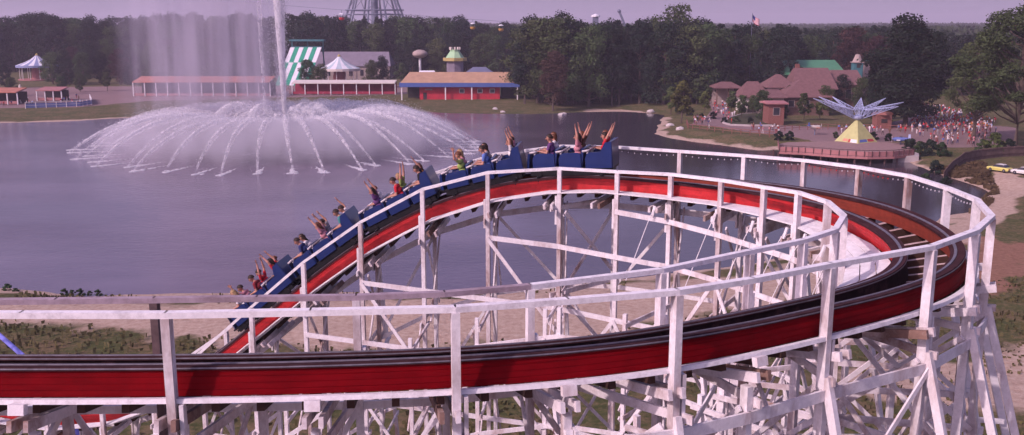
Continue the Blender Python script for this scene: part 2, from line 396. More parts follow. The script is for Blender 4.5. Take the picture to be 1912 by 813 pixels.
ml = N.new('ShaderNodeMath'); ml.operation = 'MULTIPLY'; L.new(mr.outputs[0], ml.inputs[0]); L.new(calm.outputs[0], ml.inputs[1]); L.new(ml.outputs[0], bp.inputs['Strength'])
L.new(n1.outputs['Fac'], bp.inputs['Height']); L.new(bp.outputs[0], B.inputs['Normal'])
b = MB(); bx = [p[0] for p in LAKE]; by = [p[1] for p in LAKE]
b.add([(min(bx) - 60, min(by) - 20, WATER_Z), (max(bx) + 20, min(by) - 20, WATER_Z), (max(bx) + 20, max(by) + 20, WATER_Z), (min(bx) - 60, max(by) + 20, WATER_Z)], [(0, 1, 2, 3)])
wo = b.build('lake_water', wm); tag(wo, kind='structure')

# haze
hz = bpy.data.materials.new('haze_air'); hz.use_nodes = True; nt = hz.node_tree; nt.nodes.clear()
o_ = nt.nodes.new('ShaderNodeOutputMaterial'); pv = nt.nodes.new('ShaderNodeVolumePrincipled')
pv.inputs['Color'].default_value = (0.93, 0.84, 1.0, 1); pv.inputs['Density'].default_value = 0.00021; pv.inputs['Anisotropy'].default_value = 0.1
nt.links.new(pv.outputs[0], o_.inputs['Volume'])
b = MB(); b.box((0, 2100, 32), (4400, 4400, 76)); h_ = b.build('haze', hz); tag(h_, kind='stuff'); h_['label'] = 'pale lavender haze lying over the lake and far woods'
# ------------------------------------------------------------ roller coaster
O_PX = [(310, 588, 1), (580, 583, 0), (850, 577, 1), (1060, 562, 0), (1265, 545, 1), (1405, 523, 0), (1550, 495, 1), (1740, 462, 1), (1822, 432, 1), (1852, 405, 1),
        (1824, 374, 1), (1770, 352, 1), (1697, 329, 1), (1605, 313, 1), (1502, 300, 1), (1390, 291, 1), (1270, 283, 1), (1150, 275, 1)]
I_PX = [(-300, 566), (0, 563), (300, 560), (640, 555), (850, 548), (985, 535), (1235, 505), (1400, 470), (1500, 450), (1560, 430), (1576, 404), (1545, 378), (1490, 360),
        (1427, 350), (1347, 337), (1253, 326), (1153, 321), (1045, 315)]
DO, DI = 3.9, 4.34
def wp(px, py, D): return on_z(px, py, H - D)
inner_poly = [wp(x, y, DI) for x, y in I_PX]
stn = []   # dict: O, I handrail tops, post flag, dr (rail plane below outer/inner handrail)
for k in range(6, 0, -1):
    x = -4.73 - 1.98 * k
    stn.append(dict(O=Vector((x, 12.67 + 0.004 * k * k, H - DO)), I=Vector((x - 0.3, 14.9 + .004 * k * k, H - DI)), post=(k % 2 == 0), do=0.86, bank=-.22))
pts = [wp(x, y, DO) for x, y, _ in O_PX]
DOB = [(.86, -.22)] * 9 + [(.85, -.22), (.82, -.20), (.78, -.17), (.75, -.14), (.72, -.10), (.70, -.07), (.68, -.04), (.67, -.02), (.66, 0)]
for i, (x, y, ps) in enumerate(O_PX):
    O = pts[i]; a = pts[max(i - 1, 0)]; c = pts[min(i + 1, len(pts) - 1)]
    t = (c - a).normalized(); n = Vector((-t.y, t.x, 0)).normalized()
    best = None
    for j in range(len(inner_poly) - 1):
        p, q2 = inner_poly[j].xy, inner_poly[j + 1].xy
        for s in range(21):
            w_ = p.lerp(q2, s / 20); dv = w_ - O.xy
            sc = abs(dv.dot(t.xy))
            if dv.dot(n.xy) > 0 and (best is None or sc < best[0]) and dv.length < 4: best = (sc, w_)
    I = Vector((best[1].x, best[1].y, H - DI))
    stn.append(dict(O=O, I=I, post=bool(ps), do=DOB[i][0], bank=DOB[i][1]))
# descent on the far side: X, inner handrail depth, bank fraction
for X, D, bk in [(1.46, 4.33, .9), (-0.75, 4.50, .6), (-2.8, 5.06, .35), (-4.8, 6.15, .2), (-6.7, 7.50, .1), (-8.5, 9.05, 0), (-10.3, 10.65, 0), (-12.0, 11.85, 0),
                 (-13.9, 12.62, 0), (-15.9, 12.85, 0), (-17.9, 12.65, 0), (-19.9, 12.0, 0), (-21.9, 10.9, 0), (-23.8, 9.6, 0), (-25.7, 8.4, 0), (-27.6, 7.6, 0)]:
    yi = 29.23 + (1.46 - X) * 0.10
    I = Vector((X, yi, H - D)); O = Vector((X + 0.18, yi + 2.25, H - D + 0.44 * bk))
    stn.append(dict(O=O, I=I, post=True, do=0.6 + .06 * bk, bank=0.0))
NS = len(stn)
# track-plane points
for s in stn:
    e = (s['I'] - s['O']); e2 = Vector((e.x, e.y, 0)).normalized()
    W_ = Vector((e.x, e.y, 0)).length
    bank = s['bank']
    s['C'] = Vector((s['O'].x, s['O'].y, s['O'].z - s['do'])) + e2 * 0.95 + Vector((0, 0, bank * 0.58))
    s['side'] = (-e2 - Vector((0, 0, bank))).normalized()     # outward
def catmull(P, i, t):
    p0, p1, p2, p3 = P[max(i - 1, 0)], P[i], P[min(i + 1, len(P) - 1)], P[min(i + 2, len(P) - 1)]
    return 0.5 * ((2 * p1) + (p2 - p0) * t + (2 * p0 - 5 * p1 + 4 * p2 - p3) * t * t + (3 * p1 - p0 - 3 * p2 + p3) * t ** 3)
Cs = [s['C'] for s in stn]
for _ in range(2):   # fair the centreline
    Cs = [Cs[0]] + [Cs[i] * .6 + (Cs[i - 1] + Cs[i + 1]) * .2 for i in range(1, NS - 1)] + [Cs[-1]]
SUB = 8
frames = []
for i in range(NS - 1):
    for k in range(SUB):
        t = k / SUB
        p = catmull(Cs, i, t); p2 = catmull(Cs, i, t + 0.02)
        tg = (p2 - p).normalized(); sd_ = stn[i]['side'].lerp(stn[i + 1]['side'], t)
        sd_ = (sd_ - tg * sd_.dot(tg)).normalized(); up = sd_.cross(tg) if sd_.cross(tg).z > 0 else tg.cross(sd_)
        frames.append((p, sd_, up.normalized(), tg))
NF = len(frames)
arc = [0.0]
for i in range(1, NF): arc.append(arc[-1] + (frames[i][0] - frames[i - 1][0]).length)
def at_arc(s):
    s = max(0, min(arc[-1] - 1e-3, s)); i = max(0, min(NF - 2, int(np.searchsorted(arc, s)) - 1))
    t = (s - arc[i]) / (arc[i + 1] - arc[i]); a, b = frames[i], frames[i + 1]
    return tuple(a[k].lerp(b[k], t) for k in range(4))
def stf(i): return frames[min(i * SUB, NF - 1)]

base_ = Vector((0, 21.5, 0))
coaster = thing('roller_coaster', base_, 'white wooden roller coaster with red track curving round above the lake shore', 'roller coaster')
F3 = [(p, s, u) for p, s, u, t in frames]
G = 0.58
def track_part(name, prof, m, parent=coaster, fr=F3):
    b = MB(); b.sweep(fr, prof); return b.build(name, m, parent)
def rect(e0, e1, h0, h1): return [(e0, h0), (e1, h0), (e1, h1), (e0, h1)]
for sgn, mo, mi_ in ((1, M_REDD, M_REDO), (-1, M_DKSTACK, M_REDB)):
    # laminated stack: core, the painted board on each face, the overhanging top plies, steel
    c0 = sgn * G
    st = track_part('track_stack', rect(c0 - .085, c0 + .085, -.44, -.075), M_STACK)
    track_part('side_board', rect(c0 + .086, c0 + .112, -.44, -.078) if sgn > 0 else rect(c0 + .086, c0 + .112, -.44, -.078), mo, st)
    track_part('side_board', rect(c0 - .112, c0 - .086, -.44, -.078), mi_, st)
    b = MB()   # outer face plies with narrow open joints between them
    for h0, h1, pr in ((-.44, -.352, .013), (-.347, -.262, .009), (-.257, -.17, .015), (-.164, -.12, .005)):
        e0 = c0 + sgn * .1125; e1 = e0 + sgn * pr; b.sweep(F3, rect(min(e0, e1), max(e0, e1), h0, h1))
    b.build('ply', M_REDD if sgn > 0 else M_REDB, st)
    track_part('top_ply', rect(c0 - .15, c0 + .15, -.074, -.012), M_STACK, st)
    cs = c0 - sgn * .04
    track_part('running_rail', rect(cs - .03, cs + .03, -.0115, .006), M_STEEL, st)
    track_part('edge_rail', rect(c0 + .151, c0 + .158, -.055, -.035), M_STEEL, st)
# white ledge outside the stack, painted
track_part('ledge_board', rect(.78, .93, -.51, -.44), M_RAILW)
track_part('ledge_board', rect(-.93, -.76, -.51, -.44), M_WALK)

# generic registry of repeated timbers
REG = {}
def reg(kind, prio, fn): REG.setdefault(kind, []).append((prio, fn))
def flush(kind, m, parent, cap=100):
    L_ = sorted(REG.get(kind, []), key=lambda k: k[0]); rest = MB(); n = 0
    for i, (p, fn) in enumerate(L_):
        if i < cap:
            b = MB(); fn(b); b.build(kind, m(i) if callable(m) else m, parent)
        else:
            fn(rest); n += 1
    if n:
        o = rest.build(kind, m(0) if callable(m) else m, parent); o['kind'] = 'stuff'
def B_(p, q, w_, h_, up=(0, 0, 1), ext=0.0): return lambda b: b.beam(p, q, w_, h_, up, 0, ext)

# ties
s_ = 0.1
while s_ < arc[-1]:
    p, sd_, up, tg = at_arc(s_)
    vis = abs(s_ - 31) if s_ > 0 else 0
    X = p.x; prio = 0 if X > 2 else (5 + abs(X + 6))
    a = p + sd_ * .70 - up * .56; c_ = p - sd_ * .74 - up * .56
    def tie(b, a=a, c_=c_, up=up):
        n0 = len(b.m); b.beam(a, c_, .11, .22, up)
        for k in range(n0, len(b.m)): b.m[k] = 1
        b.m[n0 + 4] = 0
    reg('crosstie', prio, tie)
    s_ += 0.62
# inner walkway: planks lengthwise between stack and inner handrail posts
for i in range(NS - 1):
    f0, f1 = stn[i], stn[i + 1]
    def edge_pts(f, idx, k):
        C, sd2, up, tg = stf(idx)
        inner = Vector((f['I'].x, f['I'].y, 0)); reach = max(1.25, (inner - Vector((C.x, C.y, 0))).length - 0.02)
        e = 0.735 + (reach - .735) * k
        return C - sd2 * e - up * 0.40
    wide = (stn[i]['O'] - stn[i]['I']).length
    npl = 2 if stn[i]['C'].x > -1 and i > 8 else 1
    for k in range(3):
        if npl == 1 and k == 0 and i > 22: continue
        k0, k1 = k / 3 + .012, (k + 1) / 3 - .012
        a0, a1 = edge_pts(f0, i, k0), edge_pts(f0, i, k1); b0, b1 = edge_pts(f1, i + 1, k0), edge_pts(f1, i + 1, k1)
        th = Vector((0, 0, .035)) ; dz = Vector((0, 0, 0.004 * k))
        def fn(b, a0=a0, a1=a1, b0=b0, b1=b1, th=th, dz=dz):
            v = [a0 + dz, a1 + dz, b1 + dz, b0 + dz]
            b.add([p - th for p in v] + [p for p in v], [(3, 2, 1, 0), (4, 5, 6, 7), (0, 1, 5, 4), (1, 2, 6, 5), (2, 3, 7, 6), (3, 0, 4, 7)])
        reg('walkway_board', i, fn)
# joists that carry the walkway and stick out to both sides at each bent
for i in range(NS):
    C, sd2, up, tg = stf(i); s0 = stn[i]
    dirh = Vector((sd2.x, sd2.y, 0)).normalized()
    zc = C.z - .66
    outp = Vector((s0['O'].x, s0['O'].y, 0)); inp = Vector((s0['I'].x, s0['I'].y, 0))
    bk = sd2.z
    dO = (outp - Vector((C.x, C.y, 0))).length; dI = (inp - Vector((C.x, C.y, 0))).length
    tgh = Vector((tg.x, tg.y, 0)).normalized()
    a = C + sd2 * (dO + .07) - up * .80; c_ = C - sd2 * (dI + .22) - up * .80
    reg('joist', i, B_(a + tgh * .115, c_ + tgh * .115, .07, .16, up)); reg('joist', i, B_(a - tgh * .115, c_ - tgh * .115, .07, .16, up))
    if not s0['post']:
        q_ = C + sd2 * 1.02 - up * .56
        reg('ledge_block', i, B_(q_ - tgh * .11, q_ + tgh * .11, .12, .15, up))
IPX = [(-260, 565.5, 0), (-80, 564, 1), (105, 562, 0), (288, 560, 1), (480, 557.5, 0), (665, 555, 1), (830, 549, 0), (990, 535, 1), (1235, 505, 1), (1400, 470, 1), (1500, 450, 1), (1560, 430, 1),
       (1576, 404, 1), (1546, 378, 1), (1491, 360, 1), (1427, 350, 1), (1347, 337, 1), (1253, 326, 1), (1153, 321, 1), (1045, 315, 1)]
INN = [(wp(x, y, DI), p_) for x, y, p_ in IPX]
x0_ = INN[0][0]
INN = [(Vector((x0_.x - 2.0 * k, x0_.y, x0_.z)), int(k % 2 == 1)) for k in range(4, 0, -1)] + INN
INN += [(s_['I'], 1) for s_ in stn if s_['C'].x < 0.6 and s_['O'].y > 28]
NI = len(INN)
def near_stn(p, key='C'): return min(range(NS), key=lambda j: (stf(j)[0].xy - p.xy).length)
INF = [stf(near_stn(p)) for p, _ in INN]
# handrails: timber caps segment by segment between posts
def seg_handrail(key, parent_name, thick=.13, hgt=.085, smooth_from=99):
    b = MB(); P = [s[key] for s in stn] if key == 'O' else [p for p, _ in INN]
    for i in range(len(P) - 1):
        a, c_ = P[i], P[i + 1]
        b.beam(a, c_, thick, hgt, ext=.012)
    return b
b = seg_handrail('O', ''); ho = b.build('handrail', M_RAILW, coaster); ho['label'] = 'outer handrail following the outside edge of the track'
KO = min(range(NI), key=lambda j: (INN[j][0] - wp(990, 535, DI)).length)
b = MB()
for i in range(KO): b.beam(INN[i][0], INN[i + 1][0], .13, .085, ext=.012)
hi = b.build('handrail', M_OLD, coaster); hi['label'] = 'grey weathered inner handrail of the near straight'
b = MB()
for i in range(KO, NI - 1): b.beam(INN[i][0], INN[i + 1][0], .13, .085, ext=.012)
hi = b.build('handrail', M_RAILW, coaster); hi['label'] = 'white inner handrail round the inside of the turn'
# posts from handrail to the ground, square timber doubled below the deck
def gz(p): return 0.0 - 0.4
for i, s0 in enumerate(stn):
    C, sd2, up, tg = stf(i); tgh = Vector((tg.x, tg.y, 0)).normalized(); out = Vector((sd2.x, sd2.y, 0)).normalized()
    for key, sg in (('O', 1),):
        top = s0[key] - Vector((0, 0, .045)); foot = Vector((top.x, top.y, gz(top)))
        deck = top - Vector((0, 0, 1.25))
        if s0['post'] or sg < 0:
            reg('post', i, lambda b, t=top, f=foot, tt=tgh: b.beam(t, f, .10, .17, tt) if False else b.beam(t, f, .17, .12, tt))
            q1 = deck + out * sg * .0 + tgh * .135; 
            reg('scab_board', i, B_(q1 - Vector((0, 0, .0)), q1 - Vector((0, 0, .95)), .15, .06, tgh))
        else:
            dk = Vector((top.x, top.y, C.z - .75))
            reg('post', i, lambda b, t=dk, f=foot, tt=tgh: b.beam(t, f, .17, .12, tt))
for i, (top, ps) in enumerate(INN):
    C, sd2, up, tg = INF[i]; tgh = Vector((tg.x, tg.y, 0)).normalized()
    if not ps: top = Vector((top.x, top.y, C.z - .75))
    else: top = top - Vector((0, 0, .045))
    foot = Vector((top.x, top.y, gz(top)))
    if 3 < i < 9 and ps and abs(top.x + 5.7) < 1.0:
        b = MB(); b.beam(top, foot, .17, .12, tgh); o = b.build('post', M_BRNPOST, coaster); o['label'] = 'dark weathered inner handrail post at left'; continue
    reg('post', NS + i, lambda b, t=top, f=foot, tt=tgh: b.beam(t, f, .17, .12, tt))
    if ps: reg('scab_board', NS + i, B_(top + tgh * .10 - Vector((0, 0, .8)), top + tgh * .10 - Vector((0, 0, 1.7)), .13, .06, tgh))
# lattice: bents, ribbands, diagonals, batter legs
LEV = 2.75
def row(off_key, extra):   # plan points of a row of posts
    out = []
    for i, s0 in enumerate(stn):
        C, sd2, up, tg = stf(i); o_ = Vector((sd2.x, sd2.y, 0)).normalized()
        p = s0[off_key]; out.append((Vector((p.x, p.y, 0)) + o_ * extra))
    return out
rowO = row('O', 0.0); rowT = row('I', -2.3)
rowIn = [Vector((p.x, p.y, 0)) for p, _ in INN]
rowI = [min(rowIn, key=lambda q: (q.xy - Vector((s0['I'].x, s0['I'].y))).length) for s0 in stn]
def Z(p, z): return Vector((p.x, p.y, z))
for i in range(NS):
    C, sd2, up, tg = stf(i); o_ = Vector((sd2.x, sd2.y, 0)).normalized(); tgh = Vector((tg.x, tg.y, 0)).normalized()
    z0 = C.z - 1.0
    lv = [z0 - k * LEV for k in range(0, 12) if z0 - k * LEV > 1.0] + [0.3]
    off = tgh * .10
    for k, z in enumerate(lv[:-1]):
        reg('cross_beam', k * 3 + i * .1, B_(Z(rowO[i], z) + off, Z(rowI[i], z) + off, .05, .15, ext=.25))
        if k >= 1: reg('cross_beam', k * 3 + i * .1, B_(Z(rowI[i], z) - off, Z(rowT[i], z) - off, .05, .13, ext=.2))
        zn = lv[k + 1]
        a, c_ = (rowO[i], rowI[i]) if (k + i) % 2 else (rowI[i], rowO[i])
        reg('bent_brace', k * 3 + i * .1, B_(Z(a, z - .1) - off * 1.3, Z(c_, zn + .1) - off * 1.3, .04, .11))
        if k % 2 == 0: reg('bent_brace', k * 3 + i * .1, B_(Z(c_, z - .1) - off * 2.0, Z(a, zn + .1) - off * 2.0, .04, .11))
        if k >= 1:
            a, c_ = (rowI[i], rowT[i]) if (k + i) % 2 else (rowT[i], rowI[i])
            reg('bent_brace', k * 3 + i * .1, B_(Z(a, z - .1) + off * 1.3, Z(c_, zn + .1) + off * 1.3, .04, .10))
    zt = lv[1] if len(lv) > 2 else lv[0]
    reg('inner_post', i, lambda b, t=Z(rowT[i], zt + .3), f=Z(rowT[i], gz(0)), tt=tgh: b.beam(t, f, .13, .11, tt))
    # batter legs outside the turn
    if stn[i]['C'].x > -1.0 and stn[i]['C'].y < 28 and stn[i]['post'] or (i % 3 == 0):
        bt = Z(rowO[i], C.z - .95) + o_ * .08
        reg('batter_leg', i, lambda b, t=bt, f=Z(rowO[i], gz(0)) + o_ * 6.2, tt=tgh: b.beam(t, f, .16, .11, tt))
        for k in range(1, 7):
            z = C.z - .95 - k * 3.3
            if z < 1: break
            fr = (C.z - .95 - z) / (C.z - .95 + .4)
            reg('outrigger_tie', k * 4 + i * .1, B_(Z(rowO[i], z) - off * 1.4, Z(rowO[i], z) + o_ * (.08 + 6.1 * fr) - off * 1.4, .05, .12))
    if i < NS - 1:
        C2 = stf(i + 1)[0]
        for rk, rw, oo in ((0, rowO, .10), (2, rowT, -.09)):
            side2 = o_ * oo
            for k in range(0, 11):
                za, zb = C.z - 1.55 - k * LEV, C2.z - 1.55 - k * LEV
                if rk == 0:
                    za, zb = C.z - 1.25 - k * LEV, C2.z - 1.25 - k * LEV
                if rk == 2 and k == 0: continue
                if min(za, zb) < .6: break
                hh = .20 if rk == 0 and k == 0 else .13
                reg('ribband', k * 3 + i * .1 + rk, B_(Z(rw[i], za) + side2, Z(rw[i + 1], zb) + side2, .05, hh, ext=.02))
                if (i + k) % 2 == 0:
                    if (i // 2 + k) % 2: p_, q_ = Z(rw[i], za), Z(rw[i + 1], zb - LEV)
                    else: p_, q_ = Z(rw[i], za - LEV), Z(rw[i + 1], zb)
                    if min(p_.z, q_.z) > 0:
                        reg('bay_brace', k * 3 + i * .1 + rk, B_(p_ + side2 * 1.6, q_ + side2 * 1.6, .04, .10))
for i in range(NI - 1):
    C, C2 = INF[i][0], INF[i + 1][0]; sd2 = INF[i][1]; side2 = Vector((sd2.x, sd2.y, 0)).normalized() * -.10
    # inner ribbands, slowly rising or falling lines of planks
    farside = INN[i][0].y > 22.5 and INN[i][0].x > -9 and INN[i + 1][0].y > 22.5
    for k in range(-1 if farside else 0, 11):
        za, zb = C.z - 1.35 - k * LEV, C2.z - 1.35 - k * LEV
        if farside:   # these planks run nearly level, not with the track
            LV = 2.0
            if k < 0: za, zb = [H - (5.55 + .13 * (INN[q][0].x - 3.2)) for q in (i, i + 1)]
            else: za, zb = [H - (6.3 + .107 * (INN[q][0].x + 2.9) + LV * k) for q in (i, i + 1)]
            if k < 0 and INN[i][0].x < 2.6: continue
            if za > C.z - .8 or zb > C2.z - .8: continue
            if min(za, zb) < .6: break
            reg('ribband', 2 + k * 3 + i * .1, B_(Z(rowIn[i], za) + side2, Z(rowIn[i + 1], zb) + side2, .05, .15, ext=.02))
            if k >= 0:
                m_ = (i + 2 * k) % 4
                if m_ == 0: reg('bay_brace', 2 + k * 3 + i * .1, B_(Z(rowIn[i], za) + side2 * 1.6, Z(rowIn[i + 1], zb - LV * 1.4) + side2 * 1.6, .04, .11))
                if m_ == 3: reg('bay_brace', 2 + k * 3 + i * .1, B_(Z(rowIn[i], za - LV * 1.4) + side2 * 1.6, Z(rowIn[i + 1], zb) + side2 * 1.6, .04, .11))
            continue
        if min(za, zb) < .6: break
        reg('ribband', k * 3 + i * .1 + 1, B_(Z(rowIn[i], za) + side2, Z(rowIn[i + 1], zb) + side2, .05, .14, ext=.02))
        if (i + k) % 2 == 0:
            if (i // 2 + k) % 2: p_, q_ = Z(rowIn[i], za), Z(rowIn[i + 1], zb - LEV)
            else: p_, q_ = Z(rowIn[i], za - LEV), Z(rowIn[i + 1], zb)
            if min(p_.z, q_.z) > 0: reg('bay_brace', k * 3 + i * .1 + 1, B_(p_ + side2 * 1.6, q_ + side2 * 1.6, .04, .10))
for k_, m_ in (('crosstie', [M_TIE, M_TIESHADE]), ('walkway_board', M_WALK), ('joist', lambda i: (M_WHITE2, M_WHITE2, M_BROWN, M_WHITE2, M_WHITE2)[i % 5]), ('ledge_block', M_WHITE),
               ('post', M_POST), ('scab_board', M_WHITE), ('cross_beam', M_WHITE2), ('bent_brace', M_WHITE2), ('inner_post', M_WHITE), ('batter_leg', M_WHITE),
               ('outrigger_tie', M_WHITE), ('ribband', M_WHITE), ('bay_brace', M_WHITE)):
    flush(k_, m_, coaster)
# tie-down wires with turnbuckles on the inner posts of the far side
b = MB()
for i in range(15, 23):
    p = stn[i]['I'] - Vector((0, 0, .95)); C, sd2, up, tg = stf(i); o_ = Vector((sd2.x, sd2.y, 0)).normalized(); tgh = Vector((tg.x, tg.y, 0)).normalized()
    b.tube([p - o_ * .12, p - o_ * .35 - Vector((0, 0, .45)) + tgh * .12, p - o_ * .8 - Vector((0, 0, 2.2)) + tgh * .6], .012, 5)
    b.tube([p - o_ * .13, p - o_ * .2 - Vector((0, 0, .3)) + tgh * .05], .045, 6)
b.build('tie_down_wire', M_RAILW, coaster)
# string of light bulbs below the outer handrail of the far side
M_BULB = mat('white_bulb_glass', (0.50, 0.46, 0.50), 0.2, 0.05, 5, spec=0.5)
M_BULBR = mat('red_bulb_glass', (0.45, 0.02, 0.03), 0.2, 0.05, 5, spec=0.5)
wire = MB(); st0 = [i for i, s in enumerate(stn) if s['C'].x > 2.5 and s['O'].y > 21]
bi = 0; root = thing('light_string', stn[st0[len(st0) // 2]]['O'], 'string of small white and red bulbs hung under the far handrail', 'light string')
for i in st0[:-1] if st0[-1] + 1 >= NS else st0:
    a, c_ = stn[i]['O'], stn[i + 1]['O']; pts_ = []
    for k in range(9):
        t = k / 8; p = a.lerp(c_, t) - Vector((0, 0, .075 + .06 * math.sin(math.pi * t))); pts_.append(p)
    wire.tube(pts_, .008, 4)
    for k in range(1, 10):
        t = k / 10; p = a.lerp(c_, t) - Vector((0, 0, .11 + .06 * math.sin(math.pi * t)))
        bb = MB(); bb.sphere(p, .017, 6, 4, sc=(1, 1, 1.5)); bb.build('bulb', M_BULBR if i in st0[2:4] and k > 3 else M_BULB, root); bi += 1
wire.build('wire', M_DARK, root)

# ------------------------------------------------------------ train
def car_mesh(root, tall):
    # local frame: +X forward, +Y left, +Z up, origin at rail top; length 2.75
    def P(name, b, m, par=root, sm=False): return b.build(name, m, par, sm, world=False)
    b = MB(); b.box((0, 0, .12), (2.55, .86, .14)); b.box((0, 0, .215), (2.72, 1.14, .07)); b.box((0, -.56, .12), (2.5, .04, .16)); b.box((0, .56, .12), (2.5, .04, .16)); b.box((1.42, 0, .12), (.34, .1, .08)); b.box((1.40, 0, .22), (.2, .8, .05))
    ch = P('chassis', b, M_DARK)
    for x in (-1.0, 1.0):
        for y in (-.56, .56):
            b = MB(); b.tube([(x, y - .05, .10), (x, y + .05, .10)], .11, 12); b.tube([(x, y * 1.16, -.20), (x, y * 1.16, .04)], .05, 8)
            P('wheel', b, M_DARK, ch)
    body = MB()
    for k in range(3):
        x0 = -1.22 + k * .84
        for y in (-.60, .60):
            # scalloped side panel, lower and cut away at its front
            prof = [(x0, .24), (x0 + .70, .24), (x0 + .70, .56), (x0 + .64, .70), (x0 + .55, .74), (x0 + .10, .74), (x0, .70)]
            n = len(prof); th = .022
            vs = [(px_, y - th, pz) for px_, pz in prof] + [(px_, y + th, pz) for px_, pz in prof]
            body.add(vs, [tuple(range(n)), tuple(reversed(range(n, 2 * n)))] + [(i, n + i, n + (i + 1) % n, (i + 1) % n) for i in range(n)])
        hb = 1.02 if k == 0 else .84
        # bench back
        body.add([(x0 - .02, -.58, .26), (x0 - .02, .58, .26), (x0 - .10, .58, hb), (x0 - .10, -.58, hb), (x0 + .05, -.58, .26), (x0 + .05, .58, .26), (x0 - .03, .58, hb + .02), (x0 - .03, -.58, hb + .02)],
                 [(0, 3, 2, 1), (4, 5, 6, 7), (0, 4, 7, 3), (1, 2, 6, 5), (3, 7, 6, 2), (0, 1, 5, 4)])
    # tall rear shell wrapping the last bench
    sh = [(-.62 + 0, ), ]
    for y in (-.605, .605):
        vs = [(-1.34, y - .02, .24), (-1.0, y - .02, .24), (-1.02, y - .02, .80), (-1.16, y - .02, 1.03), (-1.36, y - .02, 1.05)]
        vs2 = [(a, c_ + .04, d) for a, c_, d in vs]
        body.add(vs + vs2, [(0, 1, 2, 3, 4), (9, 8, 7, 6, 5)] + [(i, 5 + i, 5 + (i + 1) % 5, (i + 1) % 5) for i in range(5)])
    body.box((-1.35, 0, .645), (.03, 1.17, .80))
    # nose
    body.add([(1.30, -.60, .24), (1.30, .60, .24), (1.42, .45, .26), (1.42, -.45, .26), (1.24, -.60, .78), (1.24, .60, .78), (1.36, .42, .70), (1.36, -.42, .70)],
             [(0, 1, 5, 4), (1, 2, 6, 5), (2, 3, 7, 6), (3, 0, 4, 7), (4, 5, 6, 7), (0, 3, 2, 1)])
    P('body', body, M_BLUE)
    for k in range(3):
        x0 = -1.22 + k * .84
        b = MB(); b.box((x0 + .22, 0, .42), (.42, 1.1, .12)); P('seat', b, M_SEAT)
        b = MB(); b.tube([(x0 + .64, -.60, .70), (x0 + .60, -.56, .79), (x0 + .60, .56, .79), (x0 + .64, .60, .70)], .028, 6)
        b.tube([(x0 + .60, -.62, .80), (x0 + .78, -.62, .775)], .035, 6); b.tube([(x0 + .60, .62, .80), (x0 + .78, .62, .775)], .035, 6)
        P('lap_bar', b, M_CHROME)
M_SEAT = mat('dark_seat_vinyl', (0.05, 0.02, 0.03), 0.5, 0.2, 5)
# arc position where the rear of the train stands
def arc_of_x(x, ymin=25):
    best = min(range(NF), key=lambda i: (0 if frames[i][0].y > ymin else 1e3) + abs(frames[i][0].x - x)); return arc[best]
S_rear = arc_of_x(2.05)
tf = at_arc(S_rear + 6)
train = thing('roller_coaster_train', tf[0], 'blue roller coaster train of five open cars plunging down the first slope', 'coaster train')
CARS = []
for k in range(5):
    s0 = S_rear + k * 2.86
    pa, pb = at_arc(s0 - 1.0), at_arc(s0 + 1.0); C = (pa[0] + pb[0]) / 2
    fx = (pb[0] - pa[0]).normalized(); fz = at_arc(s0)[2]; fy = fz.cross(fx).normalized(); fz = fx.cross(fy)
    Mx = Matrix(((fx.x, fy.x, fz.x, C.x), (fx.y, fy.y, fz.y, C.y), (fx.z, fy.z, fz.z, C.z), (0, 0, 0, 1)))
    c_ = bpy.data.objects.new('car', None); COL.objects.link(c_); c_.parent = train
    c_.matrix_basis = Matrix.Translation(-train.location) @ Mx
    if k == 0: car_mesh(c_, True); proto_kids = kid_table(c_)
    CARS.append((c_, Mx))
def dup_kids(src, dst):
    for ch, _ in proto_kids[src.name]:
        c_ = ch.copy(); COL.objects.link(c_); c_.parent = dst
        if ch.name in proto_kids:
            dup_kids(ch, c_)
for c_, _ in CARS[1:]: dup_kids(CARS[0][0], c_)
# ------------------------------------------------------------ fountain
FC = on_z(533, 271, WATER_Z)
def spray_mat(name, dens, scale, stretch=(1, 1, 1), lo=.38, hi=.66):
    m = bpy.data.materials.new(name); m.use_nodes = True; nt = m.node_tree; N = nt.nodes; L = nt.links
    b = N['Principled BSDF']; b.inputs['Base Color'].default_value = (.86, .84, .87, 1); b.inputs['Roughness'].default_value = .6
    tr = N.new('ShaderNodeBsdfTranslucent'); tr.inputs[0].default_value = (.86, .84, .87, 1)
    ms = N.new('ShaderNodeMixShader'); ms.inputs[0].default_value = .45; L.new(b.outputs[0], ms.inputs[1]); L.new(tr.outputs[0], ms.inputs[2])
    tp = N.new('ShaderNodeBsdfTransparent'); mx = N.new('ShaderNodeMixShader')
    tc = N.new('ShaderNodeTexCoord'); mp = N.new('ShaderNodeMapping'); mp.inputs['Scale'].default_value = stretch
    nz_ = N.new('ShaderNodeTexNoise'); nz_.inputs['Scale'].default_value = scale; nz_.inputs['Detail'].default_value = 4; nz_.inputs['Roughness'].default_value = .7
    L.new(tc.outputs['Object'], mp.inputs[0]); L.new(mp.outputs[0], nz_.inputs['Vector'])
    mr = N.new('ShaderNodeMapRange'); mr.inputs[1].default_value = lo; mr.inputs[2].default_value = hi; mr.inputs[3].default_value = 0; mr.inputs[4].default_value = dens
    L.new(nz_.outputs['Fac'], mr.inputs[0]); L.new(mr.outputs[0], mx.inputs[0]); L.new(tp.outputs[0], mx.inputs[1]); L.new(ms.outputs[0], mx.inputs[2])
    L.new(mx.outputs[0], N['Material Output'].inputs['Surface']); return m
M_JET = spray_mat('jet_of_white_water', .52, 1.1, (1, 1, .8), .40, .62)
M_CORE = spray_mat('central_column_of_water', .9, .9, (1, 1, .25), .30, .55)
M_DROP = mat('water_drops', (.85, .83, .87), .5, .05, 3, transl=.45)
fountain = thing('fountain', FC, 'tall white fountain spraying a ring of arching jets from the middle of the lake', 'fountain')
